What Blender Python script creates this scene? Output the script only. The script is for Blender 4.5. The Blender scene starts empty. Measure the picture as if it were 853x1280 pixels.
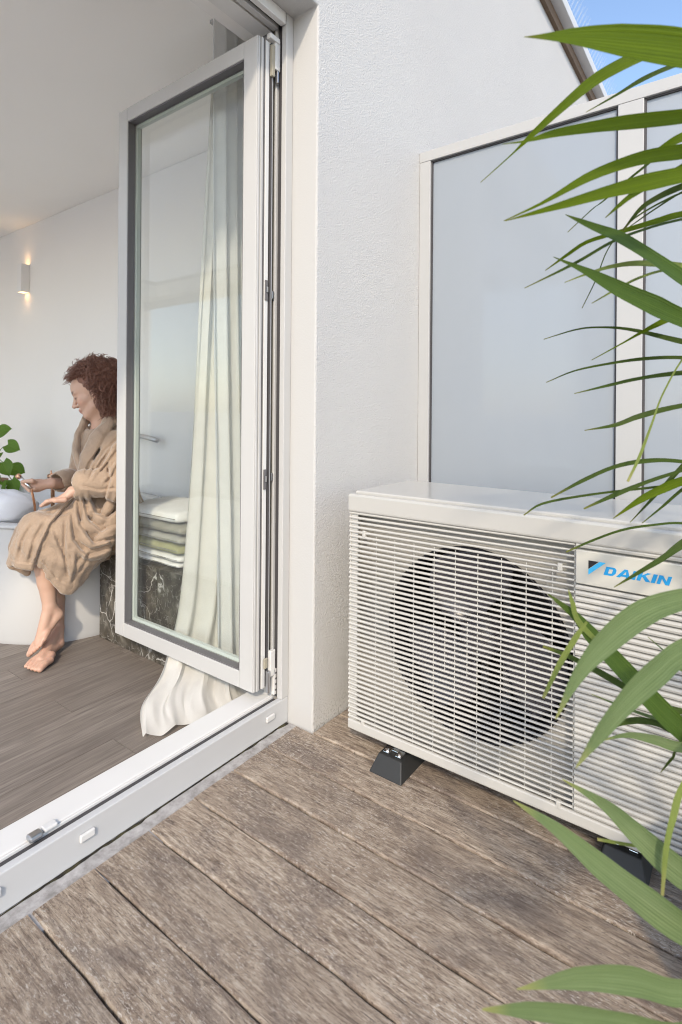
import bpy, bmesh, math, random
import numpy as np
from math import sin, cos, pi, radians
from mathutils import Vector, Matrix
random.seed(7); rng = np.random.default_rng(7)
sc = bpy.context.scene
COL = sc.collection

# ------------------------------------------------------------------ camera
# world axes: X runs along the facade (away to the right), Y into the house, Z up; deck top is z = 0
FPX, CX, CY, CAMH = 683.0, 426.5, 514.0, 1.10       # focal length and principal point in photo pixels (853 wide)
YAW = math.atan2(503.5, FPX); ROLL = radians(0.45)
FW = Vector((cos(YAW), sin(YAW), 0)); RT = Vector((sin(YAW), -cos(YAW), 0)); UP = Vector((0, 0, 1))
cam_d = bpy.data.cameras.new('camera'); cam = bpy.data.objects.new('camera', cam_d); COL.objects.link(cam)
cam_d.sensor_fit = 'HORIZONTAL'; cam_d.sensor_width = 36.0
cam_d.lens = FPX / 853.0 * 36.0
cam_d.shift_y = -(640.0 - CY) / 853.0
cam_d.clip_start = 0.05; cam_d.clip_end = 2000
cr, sr = cos(ROLL), sin(ROLL)
r_ = RT * cr + UP * sr; u_ = UP * cr - RT * sr
cam.matrix_world = Matrix(((r_.x, u_.x, -FW.x, 0), (r_.y, u_.y, -FW.y, 0), (r_.z, u_.z, -FW.z, CAMH), (0, 0, 0, 1)))
cam_d.dof.use_dof = True; cam_d.dof.focus_distance = 1.75; cam_d.dof.aperture_fstop = 7.1
sc.camera = cam

def ray(px, py):
    u = (px - CX) / FPX; v = -(py - CY) / FPX
    return FW + r_ * u + u_ * v
O = Vector((0, 0, CAMH))
def P(px, py, d): return O + ray(px, py) * d
def onX(px, py, X): r = ray(px, py); return O + r * (X / r.x)
def onZ(px, py, Z): r = ray(px, py); return O + r * ((Z - CAMH) / r.z)

# ------------------------------------------------------------------ sky, sun, exposure
SUN_EL = radians(36)
SUN_AZ = YAW + radians(-4)                         # direction the light travels, seen from above
sun_dir = Vector((cos(SUN_AZ) * cos(SUN_EL), sin(SUN_AZ) * cos(SUN_EL), -sin(SUN_EL)))
world = bpy.data.worlds.new('World'); sc.world = world; world.use_nodes = True
wn = world.node_tree.nodes; wl = world.node_tree.links
for n in list(wn): wn.remove(n)
sky = wn.new('ShaderNodeTexSky'); sky.sky_type = 'NISHITA'; sky.sun_disc = False
sky.sun_elevation = SUN_EL
to_sun = -sun_dir
sky.sun_rotation = math.atan2(to_sun.x, to_sun.y)
sky.air_density = 1.0; sky.dust_density = 1.2; sky.ozone_density = 1.0; sky.altitude = 50
bgn = wn.new('ShaderNodeBackground'); bgn.inputs[1].default_value = 0.15
won = wn.new('ShaderNodeOutputWorld')
wl.new(sky.outputs[0], bgn.inputs[0]); wl.new(bgn.outputs[0], won.inputs[0])
sd = bpy.data.lights.new('sun', 'SUN'); sd.energy = 1.35; sd.angle = radians(3.5); sd.color = (1.0, 0.87, 0.69)
sun = bpy.data.objects.new('sun', sd); COL.objects.link(sun)
sun.rotation_euler = sun_dir.to_track_quat('-Z', 'Y').to_euler()
sun.location = (-6, -5, 8)
vs = sc.view_settings
vs.view_transform = 'Standard'; vs.look = 'None'; vs.exposure = 1.12; vs.gamma = 1.0; vs.use_curve_mapping = False
sc.render.engine = 'CYCLES'
sc.cycles.use_denoising = True; sc.cycles.denoising_prefilter = 'ACCURATE'; sc.cycles.filter_width = 1.05
sc.cycles.max_bounces = 10; sc.cycles.diffuse_bounces = 6; sc.cycles.glossy_bounces = 4
sc.cycles.transparent_max_bounces = 12; sc.cycles.transmission_bounces = 6
sc.cycles.sample_clamp_indirect = 6.0; sc.cycles.caustics_reflective = False; sc.cycles.caustics_refractive = False

# ------------------------------------------------------------------ materials
class NT:
    def __init__(s, name):
        s.m = bpy.data.materials.new(name); s.m.use_nodes = True
        s.t = s.m.node_tree; s.n = s.t.nodes; s.l = s.t.links
        s.b = s.n['Principled BSDF']; s.out = s.n['Material Output']
    def node(s, typ, **kw):
        n = s.n.new('ShaderNode' + typ)
        for k, v in kw.items(): setattr(n, k, v)
        return n
    def set(s, **kw):
        for k, v in kw.items(): s.b.inputs[k.replace('_', ' ')].default_value = v
        return s
    def link(s, a, b): s.l.new(a, b)
    def coord(s, scale=(1, 1, 1), kind='Object', rot=(0, 0, 0), rnd=0.0):
        tc = s.node('TexCoord'); mp = s.node('Mapping')
        mp.inputs['Scale'].default_value = scale; mp.inputs['Rotation'].default_value = rot
        s.link(tc.outputs[kind], mp.inputs['Vector'])
        if rnd:
            oi = s.node('ObjectInfo'); mu = s.node('MATH' if 0 else 'Math', operation='MULTIPLY'); mu.inputs[1].default_value = rnd
            s.link(oi.outputs['Random'], mu.inputs[0])
            cb = s.node('CombineXYZ')
            for i in range(3): s.link(mu.outputs[0], cb.inputs[i])
            s.link(cb.outputs[0], mp.inputs['Location'])
        return mp.outputs[0]
    def noise(s, vec, scale, detail=4, rough=0.55, dist=0.0):
        n = s.node('TexNoise'); n.inputs['Scale'].default_value = scale; n.inputs['Detail'].default_value = detail
        n.inputs['Roughness'].default_value = rough; n.inputs['Distortion'].default_value = dist
        s.link(vec, n.inputs['Vector']); return n.outputs['Fac']
    def ramp(s, fac, stops):
        r = s.node('ValToRGB'); e = r.color_ramp.elements
        while len(e) < len(stops): e.new(0.5)
        for i, (p, c) in enumerate(stops):
            e[i].position = p; e[i].color = (c, c, c, 1) if isinstance(c, (int, float)) else (*c, 1)
        s.link(fac, r.inputs[0]); return r.outputs[0]
    def mix(s, fac, a, b, blend='MIX'):
        m = s.node('Mix', data_type='RGBA', blend_type=blend)
        for sock, v in ((m.inputs[0], fac), (m.inputs[6], a), (m.inputs[7], b)):
            if isinstance(v, (int, float)): sock.default_value = v
            elif isinstance(v, tuple): sock.default_value = (*v, 1)
            else: s.link(v, sock)
        return m.outputs[2]
    def math(s, op, a, b=0.0):
        m = s.node('Math', operation=op)
        for sock, v in ((m.inputs[0], a), (m.inputs[1], b)):
            if isinstance(v, (int, float)): sock.default_value = v
            else: s.link(v, sock)
        return m.outputs[0]
    def color(s, v):
        if isinstance(v, tuple): s.b.inputs['Base Color'].default_value = (*v, 1)
        else: s.link(v, s.b.inputs['Base Color'])
        return s
    def rough(s, v):
        if isinstance(v, (int, float)): s.b.inputs['Roughness'].default_value = v
        else: s.link(v, s.b.inputs['Roughness'])
        return s
    def bump(s, h, strength=0.3, dist=0.01):
        b = s.node('Bump'); b.inputs['Strength'].default_value = strength; b.inputs['Distance'].default_value = dist
        s.link(h, b.inputs['Height']); s.link(b.outputs[0], s.b.inputs['Normal']); return s

def plain(name, col, rough=0.5, metal=0.0, var=0.04, vscale=6.0, bump=0.0, spec=0.5):
    t = NT(name); v = t.coord()
    n = t.noise(v, vscale, 3)
    hi = tuple(min(1, c * (1 + var)) for c in col); lo = tuple(c * (1 - var) for c in col)
    t.color(t.mix(n, lo, hi)); t.set(Metallic=metal); t.b.inputs['Specular IOR Level'].default_value = spec
    t.rough(t.math('ADD', t.math('MULTIPLY', n, 0.12), rough - 0.06))
    if bump: t.bump(t.noise(v, 250, 2), bump, 0.001)
    return t.m

def mk_stucco():
    t = NT('stucco'); v = t.coord()
    a = t.noise(v, 150, 4, 0.65); b = t.noise(v, 380, 2, 0.5); big = t.noise(v, 1.3, 3)
    h = t.math('ADD', t.math('MULTIPLY', a, 1.3), t.math('MULTIPLY', b, 0.35))
    base = t.mix(big, (0.545, 0.537, 0.523), (0.595, 0.585, 0.57))
    # splash dirt near the deck
    sep = t.node('SeparateXYZ'); t.link(v, sep.inputs[0])
    low = t.ramp(t.math('ADD', sep.outputs[2], t.math('MULTIPLY', t.noise(v, 9, 3), 0.10)), [(0.0, 1), (0.16, 0)])
    spots = t.ramp(t.noise(v, 120, 2), [(0.54, 0), (0.62, 1)])
    t.color(t.mix(t.math('MULTIPLY', t.math('MULTIPLY', low, spots), 0.75), base, (0.22, 0.21, 0.19)))
    t.rough(1.0); t.b.inputs['Specular IOR Level'].default_value = 0.1; t.bump(h, 0.55, 0.008); return t.m

def mk_plaster(name, col, bumps=0.12):
    t = NT(name); v = t.coord()
    big = t.noise(v, 1.1, 3)
    t.color(t.mix(big, tuple(c * 0.97 for c in col), tuple(c * 1.02 for c in col)))
    t.rough(0.85); t.bump(t.noise(v, 160, 3), bumps, 0.002); return t.m

def mk_deck():
    t = NT('weathered_deck_wood'); v = t.coord(rnd=37.0)
    def sv(x, y, z=20):
        mp = t.node('Mapping'); mp.inputs['Scale'].default_value = (x, y, z); t.link(v, mp.inputs['Vector']); return mp.outputs[0]
    grain = t.noise(sv(120, 15), 1.0, 10, 0.78, 0.4)         # short mottled grain
    lines = t.noise(sv(230, 5), 1.0, 4, 0.65, 0.35)         # long fine cracks
    blot = t.noise(sv(9, 4), 1.2, 7, 0.7, 0.5)
    dark = t.noise(sv(8, 3.2), 1.0, 8, 0.72, 0.6)
    flk = t.noise(sv(260, 80), 1.0, 5, 0.75, 0.3)
    fl3 = t.noise(sv(120, 60), 1.0, 8, 0.8, 0.2)
    area = t.noise(sv(6, 3), 1.0, 5, 0.65)
    c = t.ramp(grain, [(0.36, (0.090, 0.062, 0.046)), (0.45, (0.235, 0.175, 0.128)), (0.53, (0.365, 0.295, 0.225)), (0.63, (0.56, 0.475, 0.38))])
    c = t.mix(t.ramp(blot, [(0.42, 0.0), (0.62, 0.6)]), c, t.mix(0.45, c, (0.44, 0.365, 0.285)))
    c = t.mix(t.ramp(dark, [(0.48, 0.0), (0.60, 0.95)]), c, t.mix(0.60, c, (0.105, 0.080, 0.072)))
    fl = t.math('MULTIPLY', t.ramp(flk, [(0.56, 0.0), (0.60, 1.0)]), t.ramp(area, [(0.42, 0.10), (0.60, 0.9)]))
    c = t.mix(fl, c, (0.60, 0.55, 0.49))
    wh = t.math('MULTIPLY', t.ramp(fl3, [(0.60, 0.0), (0.64, 1.0)]), t.ramp(area, [(0.46, 0.0), (0.62, 0.85)]))
    c = t.mix(wh, c, (0.66, 0.62, 0.56))
    pit = t.math('MULTIPLY', t.ramp(flk, [(0.38, 1.0), (0.42, 0.0)]), 0.75)
    c = t.mix(pit, c, (0.065, 0.048, 0.040))
    pit2 = t.math('MULTIPLY', t.ramp(fl3, [(0.36, 1.0), (0.40, 0.0)]), 0.7)
    c = t.mix(pit2, c, (0.075, 0.055, 0.048))
    c = t.mix(t.ramp(lines, [(0.30, 0.85), (0.36, 0.0)]), c, (0.05, 0.038, 0.032))
    oi = t.node('ObjectInfo')
    c = t.mix(t.math('MULTIPLY', oi.outputs['Random'], 0.55), c, t.mix(0.5, c, (0.17, 0.13, 0.10)))
    t.color(c); t.rough(t.ramp(blot, [(0.3, 0.62), (0.7, 0.85)]))
    t.bump(t.math('ADD', t.math('MULTIPLY', lines, 0.5), t.math('ADD', grain, t.math('MULTIPLY', fl, 0.3))), 0.7, 0.005); return t.m

def mk_parquet():
    t = NT('grey_brown_oak'); v = t.coord(rnd=23.0)
    def sv(x, y, z=20):
        mp = t.node('Mapping'); mp.inputs['Scale'].default_value = (x, y, z); t.link(v, mp.inputs['Vector']); return mp.outputs[0]
    g = t.noise(sv(2.0, 40), 1.5, 5, 0.6, 0.7); f = t.noise(sv(7, 170), 1.4, 3, 0.6)
    c = t.ramp(g, [(0.28, (0.114, 0.095, 0.082)), (0.5, (0.199, 0.171, 0.148)), (0.75, (0.285, 0.251, 0.218))])
    oi = t.node('ObjectInfo')
    c = t.mix(t.math('MULTIPLY', oi.outputs['Random'], 0.55), c, (0.167, 0.141, 0.120))
    c = t.mix(t.ramp(f, [(0.32, 0.5), (0.5, 0)]), c, (0.085, 0.072, 0.063))
    t.color(c); t.rough(0.55); t.bump(f, 0.25, 0.001); return t.m

def mk_marble():
    t = NT('dark_veined_marble'); v = t.coord(rnd=11.0)
    w = t.node('TexNoise'); w.inputs['Scale'].default_value = 5; w.inputs['Detail'].default_value = 4; t.link(v, w.inputs['Vector'])
    vm = t.node('Mix', data_type='VECTOR'); vm.inputs[0].default_value = 0.18; t.link(v, vm.inputs[4]); t.link(w.outputs['Color'], vm.inputs[5])
    def veins(sc_, a, b):
        vo = t.node('TexVoronoi', feature='DISTANCE_TO_EDGE'); vo.inputs['Scale'].default_value = sc_; t.link(vm.outputs[1], vo.inputs['Vector'])
        return t.ramp(vo.outputs['Distance'], [(a, 1), (b, 0)])
    v1 = t.math('MULTIPLY', veins(8, 0.003, 0.020), t.ramp(t.noise(v, 7, 4), [(0.43, 0), (0.60, 1)]))
    v2 = t.math('MULTIPLY', veins(34, 0.01, 0.05), t.ramp(t.noise(v, 22, 5, .7), [(0.46, 0), (0.58, 0.8)]))
    base = t.ramp(t.noise(v, 14, 6, 0.65), [(0.3, (0.028, 0.025, 0.020)), (0.52, (0.075, 0.066, 0.052)), (0.72, (0.20, 0.185, 0.155))])
    c = t.mix(v2, base, (0.32, 0.31, 0.29)); c = t.mix(v1, c, (0.66, 0.65, 0.62))
    t.color(c); t.rough(0.28); return t.m

def mk_clear_glass():
    t = NT('clear_glass'); t.n.remove(t.b)
    tr = t.node('BsdfTransparent'); tr.inputs[0].default_value = (0.982, 0.990, 0.985, 1)
    gl = t.node('BsdfGlossy'); gl.inputs['Roughness'].default_value = 0.012
    lw = t.node('LayerWeight'); lw.inputs['Blend'].default_value = 0.5
    f = t.math('ADD', t.math('MULTIPLY', t.math('POWER', lw.outputs['Facing'], 4.0), 0.5), 0.022)
    mx = t.node('MixShader'); t.link(f, mx.inputs[0]); t.link(tr.outputs[0], mx.inputs[1]); t.link(gl.outputs[0], mx.inputs[2])
    t.link(mx.outputs[0], t.out.inputs[0]); return t.m

def mk_opal():
    t = NT('opal_glass'); t.color((0.9, 0.9, 0.9)); tl = t.node('BsdfTranslucent'); tl.inputs[0].default_value = (0.93, 0.93, 0.92, 1)
    mx = t.node('MixShader'); mx.inputs[0].default_value = 0.85
    t.link(t.b.outputs[0], mx.inputs[1]); t.link(tl.outputs[0], mx.inputs[2]); t.link(mx.outputs[0], t.out.inputs[0]); return t.m
def mk_frosted():
    t = NT('frosted_glass'); v = t.coord()
    t.color(t.mix(t.noise(t.coord((1, 2.2, 0.5)), 2.0, 5, 0.6), (0.385, 0.430, 0.480), (0.425, 0.465, 0.510)))
    t.rough(0.45); t.set(Coat_Weight=0.9); t.link(t.ramp(t.noise(t.coord((1, 3, 0.6)), 4, 4), [(0.35, 0.03), (0.7, 0.14)]), t.b.inputs['Coat Roughness'])
    t.bump(t.noise(v, 300, 2), 0.03, 0.001)
    tl = t.node('BsdfTranslucent'); tl.inputs[0].default_value = (0.46, 0.51, 0.57, 1)
    mx = t.node('MixShader'); mx.inputs[0].default_value = 0.30
    t.link(t.b.outputs[0], mx.inputs[1]); t.link(tl.outputs[0], mx.inputs[2]); t.link(mx.outputs[0], t.out.inputs[0]); return t.m

def mk_fabric(name, col, weave=900, bump=0.25, transl=0.0, sheen=0.0, var=0.08):
    t = NT(name); v = t.coord()
    n = t.noise(v, 14, 4); f = t.noise(v, weave, 2)
    c = t.mix(n, tuple(k * (1 - var) for k in col), tuple(min(1, k * (1 + var)) for k in col))
    c = t.mix(t.math('MULTIPLY', f, 0.25), c, tuple(k * 0.7 for k in col))
    t.color(c); t.rough(0.95); t.b.inputs['Specular IOR Level'].default_value = 0.15
    if sheen:
        t.set(Sheen_Weight=sheen, Sheen_Roughness=0.4); t.b.inputs['Sheen Tint'].default_value = (1, 0.95, 0.88, 1)
    t.bump(t.math('ADD', f, t.math('MULTIPLY', n, 0.6)), bump, 0.003)
    if transl:
        tl = t.node('BsdfTranslucent'); t.link(c, tl.inputs[0])
        mx = t.node('MixShader'); mx.inputs[0].default_value = transl
        t.link(t.b.outputs[0], mx.inputs[1]); t.link(tl.outputs[0], mx.inputs[2]); t.link(mx.outputs[0], t.out.inputs[0])
    return t.m

def mk_leaf(name, dark, lite, tip, transl=0.45, rough=0.42):
    t = NT(name); uv = t.node('UVMap'); sep = t.node('SeparateXYZ'); t.link(uv.outputs[0], sep.inputs[0])
    v = t.coord(rnd=9)
    mp = t.node('Mapping'); mp.inputs['Scale'].default_value = (26, 0.8, 1); t.link(uv.outputs[0], mp.inputs['Vector'])
    st = t.noise(mp.outputs[0], 1.7, 4, 0.6)
    rib = t.math('ADD', t.math('MULTIPLY', t.math('SINE', t.math('MULTIPLY', sep.outputs[0], 62.0)), 0.5), 0.5)
    c = t.mix(t.math('ADD', t.math('MULTIPLY', t.ramp(st, [(0.36, 0), (0.62, 1)]), 0.72), t.math('MULTIPLY', rib, 0.28)), dark, lite)
    t.b.inputs['Specular IOR Level'].default_value = 0.28
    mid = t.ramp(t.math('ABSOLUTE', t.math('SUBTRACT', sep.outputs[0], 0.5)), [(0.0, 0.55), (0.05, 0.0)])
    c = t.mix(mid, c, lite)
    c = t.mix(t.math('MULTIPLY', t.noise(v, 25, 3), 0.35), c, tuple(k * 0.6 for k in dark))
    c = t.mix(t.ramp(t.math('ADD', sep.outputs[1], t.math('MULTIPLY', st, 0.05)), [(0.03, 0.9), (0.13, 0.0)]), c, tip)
    t.color(c); t.rough(rough)
    t.bump(t.math('ADD', st, t.math('MULTIPLY', rib, 0.5)), 0.5, 0.002)
    tl = t.node('BsdfTranslucent'); t.link(t.mix(0.35, c, lite), tl.inputs[0])
    mx = t.node('MixShader'); mx.inputs[0].default_value = transl
    t.link(t.b.outputs[0], mx.inputs[1]); t.link(tl.outputs[0], mx.inputs[2]); t.link(mx.outputs[0], t.out.inputs[0]); return t.m

def mk_skin():
    t = NT('skin'); v = t.coord()
    at = t.node('Attribute'); at.attribute_name = 'tint'
    n = t.noise(v, 18, 3)
    c = t.mix(t.math('MULTIPLY', n, 0.4), at.outputs['Color'], t.mix(1.0, at.outputs['Color'], (0.93, 0.80, 0.76), 'MULTIPLY'))
    t.color(c); t.rough(0.48)
    t.set(Subsurface_Weight=0.12, Subsurface_Scale=0.02); t.b.inputs['Subsurface Radius'].default_value = (1, 0.35, 0.2)
    t.bump(t.noise(v, 300, 2), 0.08, 0.001); return t.m

def mk_emit(name, col, s):
    t = NT(name); t.color(col); t.b.inputs['Emission Color'].default_value = (*col, 1); t.b.inputs['Emission Strength'].default_value = s; return t.m

def mk_flash():
    t = NT('grey_mortar_strip'); v = t.coord()
    c = t.mix(t.ramp(t.noise(v, 30, 5, 0.7), [(0.3, 0), (0.7, 1)]), (0.22, 0.21, 0.20), (0.47, 0.46, 0.46))
    t.color(c); t.rough(0.9); t.bump(t.noise(v, 60, 4), 0.5, 0.004); return t.m
def mk_moss():
    t = NT('moss'); v = t.coord()
    t.color(t.ramp(t.noise(v, 40, 4), [(0.40, (0.020, 0.017, 0.014)), (0.7, (0.070, 0.062, 0.026))])); t.rough(1.0)
    t.bump(t.noise(v, 180, 3), 1.0, 0.006); return t.m

M = dict(
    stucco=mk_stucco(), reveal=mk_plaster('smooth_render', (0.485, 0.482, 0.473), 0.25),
    wall=mk_plaster('interior_wall_paint', (0.83, 0.815, 0.79)), ceil=mk_plaster('ceiling_paint', (0.93, 0.91, 0.875)),
    deck=mk_deck(), parquet=mk_parquet(), marble=mk_marble(), glass=mk_clear_glass(), frosted=mk_frosted(),
    frame=plain('white_frame_lacquer', (0.485, 0.482, 0.473), 0.36, bump=0.03),
    sill=plain('grey_white_aluminium', (0.50, 0.505, 0.51), 0.45, bump=0.06, vscale=3),
    sill_top=plain('white_aluminium', (0.67, 0.665, 0.65), 0.4),
    gasket=plain('dark_grey_rubber', (0.055, 0.052, 0.055), 0.6), gasket_mid=plain('grey_rubber', (0.13, 0.125, 0.13), 0.6),
    spacer=plain('pale_green_spacer', (0.56, 0.61, 0.57), 0.4), steel=plain('brushed_steel', (0.50, 0.50, 0.51), 0.32, 1.0),
    olive_shade=plain('olive_shadow_metal', (0.34, 0.31, 0.24), 0.5),  # olive shadow tone put into the frame grooves and hinge parts
    cream=plain('cream_painted_steel', (0.45, 0.44, 0.413), 0.32, var=0.008, vscale=1.5),
    cream_p=plain('cream_plastic', (0.475, 0.463, 0.432), 0.4, var=0.015),
    plate=plain('beige_name_plate', (0.52, 0.505, 0.455), 0.4, var=0.02),
    black_p=plain('black_plastic', (0.014, 0.013, 0.018), 0.38), fan=plain('dark_grey_fan_plastic', (0.085, 0.080, 0.095), 0.22),
    rubber=plain('black_rubber', (0.022, 0.023, 0.023), 0.6, bump=0.1), coil=plain('dark_aluminium_fins', (0.035, 0.035, 0.04), 0.5, 0.6),
    blue=plain('blue_print', (0.010, 0.26, 0.58), 0.4, var=0.02), sky_blue=plain('light_blue_print', (0.05, 0.45, 0.80), 0.4, var=0.02),
    print_black=plain('black_print', (0.012, 0.012, 0.016), 0.4),
    post=plain('pale_grey_aluminium', (0.42, 0.425, 0.425), 0.5, bump=0.05), tub=plain('white_acrylic', (0.53, 0.528, 0.522), 0.22, var=0.01),
    timber=plain('brown_timber', (0.16, 0.105, 0.065), 0.8, var=0.3, vscale=30), cap=plain('white_metal_cap', (0.62, 0.62, 0.61), 0.5),
    linen=mk_fabric('linen_curtain', (0.77, 0.755, 0.71), 700, 0.3, 0.3), sheer=mk_fabric('white_sheer_curtain', (0.88, 0.885, 0.88), 900, 0.1, 0.5),
    robe=mk_fabric('tan_velour_robe', (0.36, 0.265, 0.192), 130, 0.9, 0, 0.7, 0.28), robe_trim=mk_fabric('tan_velour_hem', (0.38, 0.275, 0.195), 260, 0.5, 0, 0.5, 0.12),
    skin=mk_skin(), hair=plain('auburn_hair', (0.20, 0.092, 0.062), 0.45, var=0.55, vscale=60),
    copper=plain('copper', (0.72, 0.42, 0.27), 0.25, 1.0), chrome=plain('chrome', (0.75, 0.75, 0.76), 0.12, 1.0),
    leaf_up=mk_leaf('backlit_palm_leaf', (0.070, 0.120, 0.003), (0.165, 0.245, 0.006), (0.20, 0.20, 0.03), 0.55, 0.45),  # upper leaves: sky backlight put into a brighter yellow-green
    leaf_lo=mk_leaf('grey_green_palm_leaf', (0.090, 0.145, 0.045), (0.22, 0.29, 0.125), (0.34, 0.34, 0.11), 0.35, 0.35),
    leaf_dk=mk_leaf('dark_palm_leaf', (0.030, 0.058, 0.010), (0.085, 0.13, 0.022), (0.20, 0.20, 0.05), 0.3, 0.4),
    opal=mk_opal(), cream_shade=plain('shaded_beige_steel', (0.36, 0.345, 0.315), 0.5, var=0.02),  # darker cream stands in for the shade behind the slats
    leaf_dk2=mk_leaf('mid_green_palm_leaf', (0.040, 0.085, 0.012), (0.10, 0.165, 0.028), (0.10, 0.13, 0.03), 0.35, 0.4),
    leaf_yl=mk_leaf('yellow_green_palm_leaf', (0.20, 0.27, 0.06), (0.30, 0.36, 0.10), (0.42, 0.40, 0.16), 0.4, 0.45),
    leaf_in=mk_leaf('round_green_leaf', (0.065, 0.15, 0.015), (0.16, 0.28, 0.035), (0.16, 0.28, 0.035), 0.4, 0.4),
    stem=plain('palm_stem', (0.12, 0.16, 0.04), 0.5, var=0.25), pot=plain('grey_planter', (0.24, 0.235, 0.23), 0.8, var=0.1, bump=0.2),
    soil=plain('potting_soil', (0.035, 0.025, 0.018), 0.95, var=0.4, vscale=60, bump=0.8), terracotta=plain('brown_pot_clay', (0.30, 0.17, 0.10), 0.7, var=0.15),
    wood=plain('stool_wood', (0.26, 0.165, 0.09), 0.55, var=0.2, vscale=20), lamp_w=plain('white_lamp_metal', (0.80, 0.79, 0.78), 0.5),
    bulb=mk_emit('warm_bulb', (1.0, 0.62, 0.28), 5.0), mortar=mk_flash(), moss=mk_moss(),
    ground=mk_plaster('pale_gravel_ground', (0.44, 0.42, 0.39), 0.6), underlay=plain('dark_underlay', (0.02, 0.018, 0.016), 0.95),
    towel_w=mk_fabric('white_terry', (0.78, 0.775, 0.76), 500, 0.8), towel_g=mk_fabric('grey_green_terry', (0.285, 0.275, 0.225), 500, 0.8),
    towel_l=mk_fabric('light_grey_terry', (0.36, 0.355, 0.315), 500, 0.8), towel_o=mk_fabric('olive_terry', (0.33, 0.33, 0.17), 500, 0.8),
    pillow=mk_fabric('white_bath_pillow_cloth', (0.80, 0.81, 0.84), 300, 0.3),
)

_b = M['cream'].node_tree.nodes['Principled BSDF']; _b.inputs['Coat Weight'].default_value = 0.6; _b.inputs['Coat Roughness'].default_value = 0.12

# ------------------------------------------------------------------ mesh helpers
def tag(o, label=None, cat=None, group=None, kind=None):
    if label: o['label'] = label
    if cat: o['category'] = cat
    if group: o['group'] = group
    if kind: o['kind'] = kind
    return o
def empty(name, loc, label, cat, group=None):
    o = bpy.data.objects.new(name, None); o.location = loc; o.empty_display_size = 0.05
    COL.objects.link(o); return tag(o, label, cat, group)

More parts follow.
